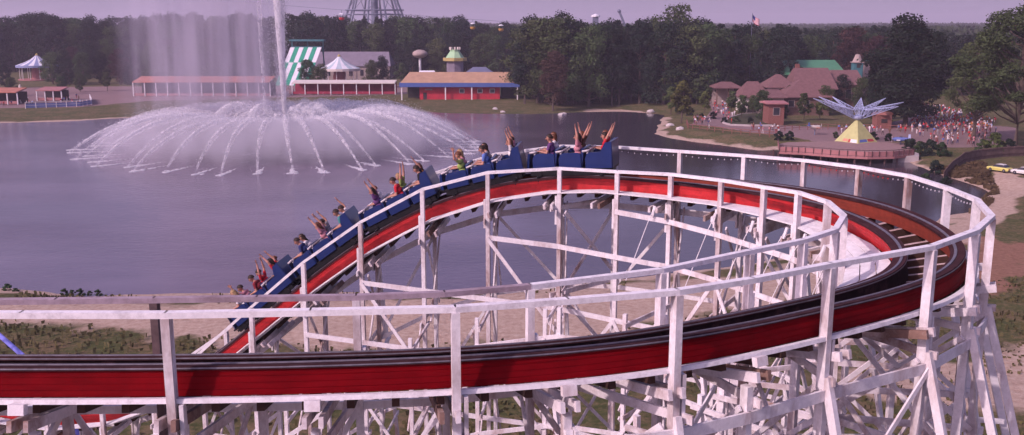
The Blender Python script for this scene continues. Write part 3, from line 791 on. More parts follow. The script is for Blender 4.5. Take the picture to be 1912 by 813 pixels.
b = MB(); b.lathe(FC, [(5.0, -.3), (5.0, .25), (4.8, .35), (0.01, .35)], 28)
b.lathe(FC, [(.6, .35), (.5, 1.2), (.01, 1.2)], 12)
b.build('nozzle_ring', M_DARK, fountain)
rj = random.Random(3)
def drops(mb, p, n, sp, sz):
    for _ in range(n):
        c = p + Vector((rj.gauss(0, sp), rj.gauss(0, sp), rj.gauss(0, sp)))
        r = sz * rj.uniform(.5, 1.3); a = Vector((rj.uniform(-1, 1), rj.uniform(-1, 1), rj.uniform(-1, 1))).normalized() * r
        q1 = a.orthogonal().normalized() * r; q2 = a.cross(q1).normalized() * r
        mb.add([c + a, c + q1, c + q2, c - (a + q1 + q2) * .5], [(0, 1, 2), (0, 3, 1), (0, 2, 3), (1, 3, 2)])
NJ = 46; NI2 = 16
for j in range(NJ + NI2):
    small = j >= NJ; an = 2 * math.pi * (j + .3) / (NI2 if small else NJ); d = Vector((math.cos(an), math.sin(an), 0))
    an += rj.uniform(-.03, .03); d = Vector((math.cos(an), math.sin(an), 0)); Rl = 46 * rj.uniform(.93, 1.04); hp = 7.9 * rj.uniform(.86, 1.08); r0 = 4.0
    if small: Rl = 17 * rj.uniform(.8, 1.2); hp = 8.2 * rj.uniform(.8, 1.08); r0 = 1.5
    pts_, rad = [], []
    dr = MB()
    for k in range(27):
        t = k / 26; r = r0 + (Rl - r0) * t; z = 4 * hp * t * (1 - t) * (1 + .12 * (1 - t))
        wind = Vector((-1.6 * t * t * math.sin(math.pi * t), 0, 0))
        p = FC + d * r + wind + Vector((0, 0, z + .1)); pts_.append(p)
        rad.append((2.5 if small else 1.15) * (.12 + .42 * math.sin(math.pi * min(1, t * 1.02)) ** 1.2 + .06 * t))
        drops(dr, p, 8 + int(26 * math.sin(math.pi * t)), .12 + .8 * math.sin(math.pi * t) * (.5 + t), .075)
        if t > .35: drops(dr, p - Vector((0, 0, rj.uniform(.5, 3))), int(16 * t), 1.1, .07)
    tb = MB(); tb.tube(pts_, rad, 7); o_ = tb.build('water_jet', M_JET, fountain, smooth=True)
    dr.build('spray', M_DROP, o_)['kind'] = 'stuff'
    # where the jet strikes the lake: a low streak of foam pointing away from the middle
    fm = MB()
    for s in range(10):
        r = Rl - 9 + s * 1.0; wd = .12 + .07 * s
        if small and s < 7: continue
        p = FC + d * r; q = FC + d * (r + 1.05); sdv = Vector((-d.y, d.x, 0))
        for m_ in range(3):
            c = p + sdv * rj.gauss(0, wd * .5) + d * rj.uniform(-.4, .4)
            fm.sphere((c.x, c.y, WATER_Z + .02), wd * .38, 6, 4, sc=(1.6 + abs(d.x) * 1.5, 1.6 + abs(d.y) * 1.5, .35))
    fm.build('foam', M_DROP, o_)['kind'] = 'stuff'
# central column, drifting apart near its top
pts_ = [FC + Vector((.2 - .006 * z, 0, z)) for z in range(0, 52, 2)]
b = MB(); b.tube(pts_, [.35 + .030 * k + .0035 * k * k * .5 for k in range(len(pts_))], 12)
cj = b.build('central_jet', M_CORE, fountain, smooth=True)
dr = MB()
for k, p in enumerate(pts_): drops(dr, p, 260, .3 + .05 * k, .10)
for z in range(0, 46): drops(dr, FC + Vector((-1.2 - .05 * z, 0, z)), 30, .8, .09)
dr.build('spray', M_DROP, cj)['kind'] = 'stuff'
b = MB(); pts_ = [FC + Vector((-4.2 - .006 * z, -1, z)) for z in range(8, 52, 2)]
b.tube(pts_, [.30 + .02 * k for k in range(len(pts_))], 8)
sj = b.build('falling_plume', M_JET, fountain, smooth=True)
# mist between the arches and the veil blown to the left
def mist(name, col, dens, expr, label, cat, dims, loc, shape='ell'):
    m = bpy.data.materials.new(name); m.use_nodes = True; nt = m.node_tree; nt.nodes.clear(); N = nt.nodes; L = nt.links
    out = N.new('ShaderNodeOutputMaterial'); pv = N.new('ShaderNodeVolumePrincipled'); pv.inputs['Color'].default_value = (*col, 1); pv.inputs['Anisotropy'].default_value = .2
    tc = N.new('ShaderNodeTexCoord'); expr(N, L, tc, pv, dens); L.new(pv.outputs[0], out.inputs['Volume'])
    b = MB()
    if shape == 'ell': b.sphere((0, 0, 0), 1, 24, 14, sc=dims)
    else: b.box((0, 0, 0), [k * 2 for k in dims])
    o = b.build(name, m); o.location = loc
    return o
def mth(N, L, op, a, b_=None, c_=None):
    n = N.new('ShaderNodeMath'); n.operation = op
    for i, v in enumerate((a, b_, c_)):
        if v is None: continue
        if isinstance(v, (int, float)): n.inputs[i].default_value = v
        else: L.new(v, n.inputs[i])
    return n.outputs[0]
def noise_node(N, L, tc, sc, scale, det=3):
    mp = N.new('ShaderNodeMapping'); mp.inputs['Scale'].default_value = sc; L.new(tc.outputs['Object'], mp.inputs[0])
    n = N.new('ShaderNodeTexNoise'); n.inputs['Scale'].default_value = scale; n.inputs['Detail'].default_value = det; n.inputs['Roughness'].default_value = .6
    L.new(mp.outputs[0], n.inputs['Vector']); return n.outputs['Fac']
def rng(N, L, v, a, b_, lo=0.0, hi=1.0):
    n = N.new('ShaderNodeMapRange'); L.new(v, n.inputs[0]); n.inputs[1].default_value = a; n.inputs[2].default_value = b_; n.inputs[3].default_value = lo; n.inputs[4].default_value = hi; n.interpolation_type = 'SMOOTHSTEP'
    return n.outputs[0]
def dome(N, L, tc, pv, dens):
    sx = N.new('ShaderNodeSeparateXYZ'); L.new(tc.outputs['Object'], sx.inputs[0])
    r = mth(N, L, 'SQRT', mth(N, L, 'ADD', mth(N, L, 'POWER', mth(N, L, 'ABSOLUTE', sx.outputs[0]), 2), mth(N, L, 'POWER', mth(N, L, 'ABSOLUTE', sx.outputs[1]), 2)))
    ring = mth(N, L, 'MULTIPLY', rng(N, L, r, 3, 15), rng(N, L, r, 50, 22))
    # only below the parabola of the arches
    prof = mth(N, L, 'MULTIPLY', mth(N, L, 'MULTIPLY', r, mth(N, L, 'SUBTRACT', 48, r)), .0150)
    under = rng(N, L, mth(N, L, 'SUBTRACT', prof, sx.outputs[2]), -.6, 2.0)
    low = rng(N, L, sx.outputs[2], 0.3, 5.5, .14, 1.1)
    nf = noise_node(N, L, tc, (1, 1, .30), .17, 5)
    d = mth(N, L, 'MULTIPLY', mth(N, L, 'MULTIPLY', ring, under), mth(N, L, 'MULTIPLY', rng(N, L, nf, .34, .68, .10, 1.7), low))
    L.new(mth(N, L, 'MULTIPLY', d, dens), pv.inputs['Density'])
o = mist('spray_mist', (.97, .93, 1.0), .42, dome, '', '', (50, 50, 10.5), FC)
o.parent = fountain; o.location = (0, 0, 0); o['label'] = 'white mist hanging under the arching jets'
def veil(N, L, tc, pv, dens):
    sx = N.new('ShaderNodeSeparateXYZ'); L.new(tc.outputs['Object'], sx.inputs[0])
    # x runs from -42 (far left) to 0 at the column; wide and torn into hanging streaks
    ex = mth(N, L, 'MULTIPLY', rng(N, L, sx.outputs[0], -21, -4), rng(N, L, sx.outputs[0], 21, 17))
    st = noise_node(N, L, tc, (1, .35, .055), .26, 4)
    st2 = noise_node(N, L, tc, (1, .6, .35), .14, 3)
    zz = rng(N, L, sx.outputs[2], -27, -8, .22, 1.0)
    ey = rng(N, L, mth(N, L, 'ABSOLUTE', sx.outputs[1]), 7, 2)
    d = mth(N, L, 'MULTIPLY', mth(N, L, 'MULTIPLY', ex, ey), mth(N, L, 'MULTIPLY', mth(N, L, 'MULTIPLY', rng(N, L, st, .33, .68, .12, 1.6), rng(N, L, st2, .25, .7, .5, 1.3)), zz))
    L.new(mth(N, L, 'MULTIPLY', d, dens), pv.inputs['Density'])
o = mist('drifting_spray', (.95, .88, 1.0), .14, veil, '', '', (21.5, 7.5, 26), FC, 'box')
o.parent = fountain; o.location = (-20.3, 2, 27); o['label'] = 'veil of falling spray blown to the left of the central jet'
# ------------------------------------------------------------ buildings and rides across the lake
M_TAN = mat('tan_roofing', (0.42, 0.26, 0.165), .85, .15, .4, stain=(0.30, 0.17, 0.13), st_size=.25)
M_BFAS = mat('blue_fascia_paint', (0.07, 0.12, 0.34), .6, .12, 1)
M_RWALL = mat('red_board_wall', (0.46, 0.025, 0.045), .7, .18, .8, stain=(0.28, .015, .03), st_scale=(3, 1, .4), st_size=1)
M_WPOST = mat('white_post_paint', (0.70, 0.66, 0.68), .7, .08, 2)
M_GLASS = mat('dark_window_glass', (0.03, 0.03, 0.04), .15, .1, 2, spec=.5)
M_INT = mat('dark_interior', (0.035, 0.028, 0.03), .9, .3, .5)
M_SHING = mat('brown_pink_shingles', (0.165, 0.085, 0.085), .9, .22, 1.2, stain=(0.15, 0.08, 0.075), st_size=.5, bump=.5)
M_GREENR = mat('green_metal_roof', (0.075, 0.22, 0.12), .5, .12, .5)
M_STUC = mat('pale_stucco', (0.36, 0.28, 0.26), .85, .15, .6)
M_LOG = mat('dark_log_wall', (0.13, 0.075, 0.06), .9, .25, 1)
M_CREAM = mat('cream_canvas', (0.62, 0.55, 0.50), .8, .08, .5)
M_CANV = mat('white_canvas', (0.70, 0.68, 0.72), .7, .06, .5)
M_CANVG = mat('pale_teal_canvas', (0.42, 0.50, 0.54), .7, .06, .5)
M_GREYR = mat('grey_slate_roof', (0.20, 0.17, 0.21), .8, .15, .4)
M_GRN = mat('striped_green_paint', (0.03, 0.30, 0.19), .5, .1, .5)
M_YEL = mat('yellow_paint', (0.42, 0.33, 0.12), .55, .1, .8)
M_YELP = mat('pale_yellow_green_paint', (0.44, 0.43, 0.19), .6, .12, .8)
M_ORG = mat('orange_red_canvas', (0.42, 0.16, 0.11), .7, .15, .5)
M_PINK = mat('salmon_pink_paint', (0.36, 0.155, 0.155), .7, .12, .6)
M_TEAL = mat('teal_paint', (0.05, 0.16, 0.18), .6, .12, .6)
M_STEELB = mat('blue_grey_tower_steel', (0.16, 0.17, 0.24), .5, .1, 1)
M_BLUEW = mat('pale_blue_truss_paint', (0.36, 0.40, 0.58), .45, .1, 1)
M_BRICK = mat('red_brick', (0.21, 0.085, 0.07), .9, .25, 3)
M_DECK = mat('pier_deck_planks', (0.27, 0.17, 0.16), .85, .2, 1.2)
M_PIER = mat('dark_pier_timber', (0.10, 0.05, 0.05), .85, .25, 1)
M_CONC = mat('pale_concrete', (0.42, 0.36, 0.36), .9, .12, .6)
M_ROCK = mat('pale_rock', (0.50, 0.44, 0.43), .9, .15, 2)

def gp(px, py, dz=0.0):          # ground point seen at a pixel (park ground is flat there)
    return on_z(px, py, dz)
def gable_or_hip(b, x0, x1, y0, y1, ze, zr, hip=0.0, over=.5, mi=0):
    """roof with its ridge along x, hip = inset of the ridge ends"""
    x0 -= over; x1 += over; y0 -= over; y1 += over; ym = (y0 + y1) / 2
    v = [(x0, y0, ze), (x1, y0, ze), (x1, y1, ze), (x0, y1, ze), (x0 + hip, ym, zr), (x1 - hip, ym, zr)]
    v += [(p[0], p[1], p[2] - .25) for p in v[:4]]
    b.add(v, [(0, 1, 5, 4), (2, 3, 4, 5), (3, 0, 4), (1, 2, 5), (6, 7, 1, 0), (7, 8, 2, 1), (8, 9, 3, 2), (9, 6, 0, 3), (9, 8, 7, 6)], mi)
def part(name, fn, m, par, kind=None, label=None):
    b = MB(); fn(b); o = b.build(name, m, par)
    if kind: o['kind'] = kind
    if label: o['label'] = label
    return o

# red boathouse with blue fascia
Yb = 352.0
def X_at(px, Y, z=0): return (px - CX) / F * (Y * math.cos(PIT) + (H - z) * math.sin(PIT))
xa, xb = X_at(750, Yb), X_at(967, Yb)
gzr = ground_z((xa + xb) / 2, Yb + 4)
t = thing('boat_house', ((xa + xb) / 2, Yb + 6, gzr), 'long red building with tan roof and blue fascia on the far bank', 'building')
wa, wb = X_at(783, Yb), X_at(933, Yb)
o_ = part('wall', lambda b: b.box(((wa + wb) / 2, Yb + 5.5, gzr + 2.3), (wb - wa, 8, 4.8)), M_RWALL, t)
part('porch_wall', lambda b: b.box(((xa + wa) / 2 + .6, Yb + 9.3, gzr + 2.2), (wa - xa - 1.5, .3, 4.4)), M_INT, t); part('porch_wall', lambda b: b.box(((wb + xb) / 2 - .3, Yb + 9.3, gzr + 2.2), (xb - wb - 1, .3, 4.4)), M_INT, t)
for px in (862, 896, 919):
    f = part('window', lambda b: (b.box((X_at(px, Yb) - .85, Yb + 1.45, gzr + 3.1), (.18, .12, 1.3)), b.box((X_at(px, Yb) + .85, Yb + 1.45, gzr + 3.1), (.18, .12, 1.3)), b.box((X_at(px, Yb), Yb + 1.45, gzr + 3.82), (1.9, .12, .18)), b.box((X_at(px, Yb), Yb + 1.45, gzr + 2.4), (1.9, .12, .18))), M_WPOST, t)
    part('pane', lambda b: b.box((X_at(px, Yb), Yb + 1.47, gzr + 3.1), (1.5, .04, 1.2)), M_GLASS, f)
part('nameplate', lambda b: b.box((X_at(800, Yb), Yb + 1.44, gzr + 3.6), (2.6, .08, .5)), M_STUC, t)
part('door', lambda b: b.box((X_at(793, Yb), Yb + 1.44, gzr + 1.3), (1.3, .08, 2.4)), M_INT, t)
for px in (750.5, 832, 881, 966):
    part('porch_post', lambda b: b.box((X_at(px, Yb), Yb - .2, gzr + 2.3), (.42, .42, 5.3)), M_WPOST, t)
part('fascia', lambda b: (b.box(((xa + xb) / 2, Yb - .55, gzr + 5.4), (xb - xa + 1.2, .25, 1.5)), b.box((xa - .6, Yb + 5.6, gzr + 5.4), (.25, 12, 1.5)), b.box((xb + .6, Yb + 5.6, gzr + 5.4), (.25, 12, 1.5))), M_BFAS, t)
part('roof', lambda b: gable_or_hip(b, xa, xb, Yb - .2, Yb + 17, gzr + 6.1, gzr + 9.6, 2.6, .4), M_TAN, t)

# long queue pavilions with white posts
def pavilion(name, label, px0, px1, Y, zr, deep, mroof, mback, n, h=4.2, slope=.8, group=None):
    a, c_ = X_at(px0, Y), X_at(px1, Y)
    g = max(0, ground_z((a + c_) / 2, Y))
    t = thing(name, ((a + c_) / 2, Y + deep / 2, g), label, 'pavilion', group)
    part('roof', lambda b: b.add([(a, Y - .6, g + h), (c_, Y - .6, g + h), (c_, Y + deep, g + h + slope), (a, Y + deep, g + h + slope), (a, Y - .6, g + h + .35), (c_, Y - .6, g + h + .35), (c_, Y + deep, g + h + slope + .35), (a, Y + deep, g + h + slope + .35)],
         [(0, 3, 2, 1), (4, 5, 6, 7), (0, 1, 5, 4), (1, 2, 6, 5), (2, 3, 7, 6), (3, 0, 4, 7)]), mroof, t)
    part('back_wall', lambda b: b.box(((a + c_) / 2, Y + deep - .3, g + h / 2), (c_ - a, .25, h)), mback, t)
    part('railing', lambda b: (b.box(((a + c_) / 2, Y, g + 1.15), (c_ - a, .10, .14)), b.box(((a + c_) / 2, Y, g + .65), (c_ - a, .06, .8))), mback if mback is not M_INT else M_PINK, t)
    for i in range(n + 1):
        x = a + (c_ - a) * i / n; part('post', lambda b: b.box((x, Y - .1, g + h / 2), (.32, .32, h)), M_WPOST, t)
    return t
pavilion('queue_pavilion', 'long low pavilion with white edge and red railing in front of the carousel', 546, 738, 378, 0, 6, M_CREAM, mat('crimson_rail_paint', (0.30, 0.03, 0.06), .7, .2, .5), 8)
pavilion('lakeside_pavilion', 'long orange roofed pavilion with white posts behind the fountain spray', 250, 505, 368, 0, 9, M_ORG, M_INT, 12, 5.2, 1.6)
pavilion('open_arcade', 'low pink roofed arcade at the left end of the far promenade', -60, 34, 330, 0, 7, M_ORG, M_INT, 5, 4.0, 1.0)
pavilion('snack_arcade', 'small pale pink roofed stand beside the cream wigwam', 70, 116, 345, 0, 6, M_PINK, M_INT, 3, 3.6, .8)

def tent_carousel(name, label, px, Y, rad, he, ha, ma, mb_, n=20, core=M_PINK, cat='carousel'):
    x = X_at(px, Y); g = ground_z(x, Y); g = max(g, 0)
    t = thing(name, (x, Y, g), label, cat)
    b = MB(); b.lathe((x, Y, g), [(rad, he), (rad * .62, he + (ha - he) * .28), (rad * .3, he + (ha - he) * .62), (.6, ha), (.01, ha + .2)], n, 0, lambda i, k: k % 2)
    b.build('canopy', [ma, mb_], t)
    part('valance', lambda b: b.lathe((x, Y, g), [(rad * .98, he - 1.0), (rad * 1.02, he - 1.0), (rad * 1.02, he + .05), (rad * .98, he + .05)], n), mb_ if mb_ is not M_CANVG else M_CREAM, t)
    part('centre_drum', lambda b: b.lathe((x, Y, g), [(rad * .32, 0), (rad * .32, he * .55), (rad * .24, he), (.01, he)], 12), core, t)
    part('platform', lambda b: b.lathe((x, Y, g), [(rad * .95, 0), (rad * .95, .45), (.01, .45)], n), M_PINK, t)
    part('finial', lambda b: b.lathe((x, Y, g), [(.5, ha - .1), (.7, ha + .5), (.01, ha + 1.2)], 8), M_YEL, t)
    for k in range(12):
        a = 2 * math.pi * k / 12
        part('pole', lambda b: b.tube([(x + rad * .85 * math.cos(a), Y + rad * .85 * math.sin(a), g + .4), (x + rad * .85 * math.cos(a), Y + rad * .85 * math.sin(a), g + he - .2)], .12, 6), M_WPOST, t)
    return t
tent_carousel('carousel', 'carousel with white and pale teal striped conical roof behind the queue pavilion', 635, 425, 9.0, 8.0, 13.0, M_CANV, M_CANVG)
tent_carousel('swing_carousel', 'carousel with blue and white striped tent roof at the far left', 73, 470, 9.5, 7.0, 11.5, M_CANV, mat('blue_grey_canvas', (0.22, 0.25, 0.42), .7, .06, .5), 24)

def long_hall(name, label, px0, px1, Y, he, zr, deep, mr_, mw, hip=2.0):
    a, c_ = X_at(px0, Y), X_at(px1, Y); g = max(0, ground_z((a + c_) / 2, Y))
    t = thing(name, ((a + c_) / 2, Y + deep / 2, g), label, 'building')
    part('wall', lambda b: b.box(((a + c_) / 2, Y + deep / 2, g + he / 2), (c_ - a, deep, he)), mw, t)
    part('roof', lambda b: gable_or_hip(b, a, c_, Y, Y + deep, g + he, g + zr, hip, .6), mr_, t)
    n = max(2, int((c_ - a) / 5))
    for i in range(n):
        x = a + (c_ - a) * (i + .5) / n; part('window', lambda b: b.box((x, Y - .06, g + he * .5), (1.6, .12, he * .45)), M_GLASS, t)
    return t
long_hall('exhibition_hall', 'long grey roofed hall behind the teal and white carousel', 583, 728, 470, 6.5, 13.0, 20, M_GREYR, M_STUC)
long_hall('dome_roof_stand', 'low blue grey roofed stand behind the tan roof of the red building', 864, 925, 430, 4.5, 8.0, 12, mat('blue_grey_roof', (0.13, 0.14, 0.22), .8, .12, .4), M_PINK, 5)
long_hall('pink_stand', 'small pinkish stand left of the blue grey roofed one', 822, 860, 426, 4.5, 6.0, 8, M_PINK, M_STUC, 1)
long_hall('white_stand', 'small white roofed stand near the white globe tank', 781, 812, 420, 4.5, 7.0, 8, M_CANV, M_PINK, 1)

# striped giant slide
x = X_at(575, 440); g = 1.0
SZ = 18.0; sl = thing('giant_slide', (x, 440, g), 'tall slide with green and white checkered lanes under a dark roof', 'slide')
xl, xr_ = X_at(538, 440), X_at(597, 440)
nl = 7
for i in range(nl):
    b = MB()
    for j in range(5):
        z0, z1 = [g - 1 + (16.5 * k / 5) for k in (j, j + 1)]; y0, y1 = [432 + 16 * (k / 5) for k in (j, j + 1)]
        # the slide fans down towards the left
        a0 = xl - 4 * (1 - j / 5) + (xr_ - xl) * i / nl; a1 = xl - 4 * (1 - (j + 1) / 5) + (xr_ - xl) * i / nl; wd = (xr_ - xl) / nl * .96
        b.add([(a0, y0, z0), (a0 + wd, y0, z0), (a1 + wd, y1, z1), (a1, y1, z1), (a0, y0, z0 - .3), (a0 + wd, y0, z0 - .3), (a1 + wd, y1, z1 - .3), (a1, y1, z1 - .3)],
              [(0, 1, 2, 3), (7, 6, 5, 4), (0, 4, 5, 1), (1, 5, 6, 2), (2, 6, 7, 3), (3, 7, 4, 0)], (i + (0 if j < 3 else 1)) % 2)
    b.build('slide_lane', [M_GRN, M_CANV], sl)
part('roof', lambda b: b.box(((xl + xr_) / 2 + .3, 450, g + 18.6), (xr_ - xl + 1.5, 5, .8)), M_TEAL, sl)
part('platform', lambda b: b.box(((xl + xr_) / 2, 450.5, g + 15.6), (xr_ - xl, 4, .5)), M_TEAL, sl)
for x_ in (xl, (xl + xr_) / 2, xr_):
    part('support_leg', lambda b: b.box((x_, 451.5, g + 9), (.5, .5, 18.4)), M_TEAL, sl)
    part('support_leg', lambda b: b.beam((x_, 449, g + 15), (x_, 458, g), .4, .4), M_TEAL, sl)

# white globe tank on a stalk
x = X_at(785, 455); zc = on_y(785, 101, 455).z; g = 1
t = thing('globe_tank', (x, 455, g), 'flattened white globe tank on a stalk above the trees', 'water tank')
part('globe', lambda b: b.sphere((x, 455, zc), 3.6, 20, 12, sc=(1, 1, .55)), M_STUC, t).data.polygons.foreach_set('use_smooth', [True] * 240)
part('stalk', lambda b: b.lathe((x, 455, g), [(1.1, 0), (.6, 2), (.6, zc - g - 1)], 10), M_CANV, t)
# green conical tent with a battlement top and a yellow fascia
x = X_at(850, 440); zt = on_y(850, 92, 440).z; ze = on_y(850, 108, 440).z
t = thing('green_tent', (x, 440, 1), 'pale green conical roof with white crown and yellow fascia', 'kiosk')
part('roof', lambda b: b.lathe((x, 440, 0), [(4.2, ze), (2.2, zt - 1), (2.2, zt - .2)], 8), mat('pale_green_paint', (0.33, 0.52, 0.30), .6, .1, .6), t)
for k in range(8):
    a = k * math.pi / 4; part('crown_block', lambda b: b.box((x + 2.1 * math.cos(a), 440 + 2.1 * math.sin(a), zt + .3), (.9, .5, 1.2), a), M_CREAM, t)
part('fascia', lambda b: b.lathe((x, 440, 0), [(5.4, ze - 1.4), (5.4, ze - .05), (4.5, ze)], 8), M_YEL, t)
part('drum', lambda b: b.lathe((x, 440, 0), [(3.8, 1), (3.8, ze - 1.3)], 8), M_GREYR, t)
# cream wigwam at the left
x, Y = X_at(40, 338), 338; t = thing('wigwam', (x, Y, 0), 'small cream wigwam cone beside the arcade at far left', 'tent')
part('canvas', lambda b: b.lathe((x, Y, 0), [(1.9, -.4), (1.0, 3.2), (.25, 6.3), (.01, 6.4)], 10), M_CREAM, t)
part('pole', lambda b: (b.tube([(x - .6, Y, 5), (x + .5, Y, 7.2)], .05, 5), b.tube([(x + .6, Y, 5), (x - .5, Y, 7.2)], .05, 5)), M_PIER, t)
part('flap', lambda b: b.add([(x - .5, Y - 1.92, 0), (x + .5, Y - 1.92, 0), (x, Y - 1.25, 2.5)], [(0, 1, 2)]), M_INT, t)
# promenade rail at left
def rail_fence(name, label, pts, h, mp_, n_per=3.0, panels=None, cat='fence'):
    t = thing(name, pts[len(pts) // 2], label, cat)
    total = sum((pts[i + 1] - pts[i]).length for i in range(len(pts) - 1)); k = max(2, min(95, int(total / n_per)))
    b = MB()
    for a, c_ in zip(pts[:-1], pts[1:]):
        b.beam(a + Vector((0, 0, h)), c_ + Vector((0, 0, h)), .12, .12); b.beam(a + Vector((0, 0, h * .5)), c_ + Vector((0, 0, h * .5)), .06, .10)
    b.build('rail', mp_, t)
    if panels:
        b = MB()
        for a, c_ in zip(pts[:-1], pts[1:]): b.beam(a + Vector((0, 0, h * .45)), c_ + Vector((0, 0, h * .45)), .05, h * .7)
        b.build('panel', panels, t)
    for i in range(k + 1):
        d = total * i / k; 
        for a, c_ in zip(pts[:-1], pts[1:]):
            l_ = (c_ - a).length
            if d <= l_ + 1e-6: p = a.lerp(c_, d / l_); break
            d -= l_
        part('post', lambda b: b.box((p.x, p.y, p.z + h / 2 - .15), (.16, .16, h + .35)), mp_, t)
    return t
def gpts(lst, dz=None): 
    out = []
    for x, y in lst:
        p = gp(x, y); p.z = ground_z(p.x, p.y); out.append(p)
    return out
rail_fence('promenade_railing', 'blue and white railing along the far left promenade', gpts([(48, 203), (100, 201), (150, 199), (172, 195), (168, 186)]), 2.0, M_WPOST, 3, mat('blue_panel_paint', (0.16, 0.20, 0.42), .6, .1, 1))
rail_fence('shore_fence', 'low reddish timber fence between shore grass and paved path', gpts([(1282, 228), (1285, 240), (1340, 247), (1400, 253), (1455, 258)]), 1.3, M_BRICK, 2.6)
rail_fence('lawn_fence', 'thin dark fence across the lawn behind the star sculpture', gpts([(1438, 247), (1500, 242), (1560, 242), (1600, 241), (1700, 245)]), 1.3, M_BRICK, 2.6)

# lattice tower foot far off
Yt = 720; t = thing('lattice_tower', (X_at(702, Yt), Yt, 3), 'blue grey steel lattice tower whose foot shows above the far trees', 'tower')
cx = X_at(702, Yt); zr = on_y(702, 26, Yt).z
def trad(z): return max(1.5, 20.0 - (z - zr) * .36)
legs = []
for k in range(10):
    a = 2 * math.pi * (k + .35) / 10
    part('leg', lambda b: b.tube([(cx + trad(z) * math.cos(a), Yt + trad(z) * math.sin(a), z) for z in (2, 30, 60, 85)], [1.0, .8, .6, .5], 8), M_STEELB, t)
for z in (zr - 12, zr - .5, zr + 2.6, zr + 16, zr + 30):
    r = trad(z) + (2.0 if abs(z - zr - 2.6) < .1 else .3)
    part('ring', lambda b: b.tube([(cx + r * math.cos(q_), Yt + r * math.sin(q_), z) for q_ in [2 * math.pi * i / 24 for i in range(25)]], .45, 6), M_STEELB, t)
part('shaft', lambda b: b.tube([(cx, Yt, 0), (cx, Yt, 90)], 2.6, 12), M_STEELB, t)
b = MB()
for k in range(10):
    for z0, z1 in ((zr + 2.6, zr + 16), (zr + 16, zr + 30), (zr - 12, zr - .5)):
        a0, a1 = 2 * math.pi * (k + .35) / 10, 2 * math.pi * (k + 1.35) / 10
        b.tube([(cx + trad(z0) * math.cos(a0), Yt + trad(z0) * math.sin(a0), z0), (cx + trad(z1) * math.cos(a1), Yt + trad(z1) * math.sin(a1), z1)], .22, 5)
b.build('bracing', M_STEELB, t)

# cable ride: pylon, cable, gondolas
pa, pb = on_y(-150, -52, 350), on_y(1068, 49, 402)
t = thing('cable_ride', (pb.x, pb.y, 0), 'overhead cable with a white pylon standing among the trees', 'cable ride')
part('cable', lambda b: b.tube([pa + (pb - pa) * (i / 20) - Vector((0, 0, 1.2 * math.sin(math.pi * i / 20))) for i in range(21)], .05, 5), M_STEELB, t)
part('pylon', lambda b: b.lathe((pb.x, pb.y, 0), [(1.5, 0), (1.1, 12), (1.0, pb.z + .5), (.01, pb.z + .7)], 10), M_CANV, t)
part('cross_arm', lambda b: b.box((pb.x, pb.y, pb.z + .3), (7, .6, .5)), M_STEELB, t)
part('pylon', lambda b: b.lathe((pa.x, pa.y, 0), [(1.5, 0), (1.1, 12), (1.0, pa.z + .5), (.01, pa.z + .7)], 10), M_CANV, t)
for px, lab, m_, cc in ((595, 'red gondola hanging in the sky left of the lattice tower', mat('red_gondola', (0.42, 0.02, 0.03), .4, .1, 1), 0), (858, 'amber gondola in front of the far trees, left of its twin', mat('amber_gondola', (0.40, 0.22, 0.05), .4, .1, 1), 0), (917, 'amber gondola nearest the white pylon', MATS.get('amber_gondola'), 0)):
    f = (px + 150) / (1068 + 150); c_ = pa + (pb - pa) * f - Vector((0, 0, 1.2 * math.sin(math.pi * f)))
    gt = thing('gondola', c_, lab, 'gondola', 'gondolas on the overhead cable')
    m_ = m_ or mat('amber_gondola', (0.40, 0.22, 0.05), .4, .1, 1)
    part('hanger', lambda b: b.tube([c_, c_ - Vector((0, 0, 1.6))], .08, 6), M_STEELB, gt)
    part('tub', lambda b: b.lathe((c_.x, c_.y, c_.z - 3.2), [(.5, -.75), (.95, -.5), (1.1, .0), (1.05, .35)], 12), m_, gt)
    part('canopy', lambda b: b.lathe((c_.x, c_.y, c_.z - 1.7), [(1.1, 0), (.8, .3), (.01, .5)], 12), M_CANV, gt)
    [part('strut', lambda b: b.tube([(c_.x + .95 * math.cos(a), c_.y + .95 * math.sin(a), c_.z - 2.9), (c_.x + .95 * math.cos(a), c_.y + .95 * math.sin(a), c_.z - 1.7)], .05, 5), M_STEELB, gt) for a in (0.8, 2.4, 3.9, 5.5)]

# ride arm above the trees and small blue tower
a, c_ = on_y(1172, 60, 420), on_y(1156, 21, 420)
t = thing('ride_boom', (a.x, a.y, 0), 'thin dark slanting ride arm rising above the forest', 'ride arm')
part('boom', lambda b: b.beam(a, c_, .9, .9), M_STEELB, t); part('mast', lambda b: b.beam((a.x, a.y, 0), a, 1.2, 1.2), M_STEELB, t)
part('tip', lambda b: b.sphere(c_, .8, 8, 6), M_STEELB, t)
a = on_y(1112, 32, 430); t = thing('blue_ride_tower', (a.x, a.y, 0), 'slim blue grey ride tower behind the forest, right of the white pylon', 'tower')
part('shaft', lambda b: b.box((a.x, a.y, a.z / 2), (2.4, 2.4, a.z)), M_STEELB, t); part('cap', lambda b: b.lathe((a.x, a.y, a.z), [(1.9, 0), (1.9, .6), (.01, 1.4)], 8), M_CANV, t)
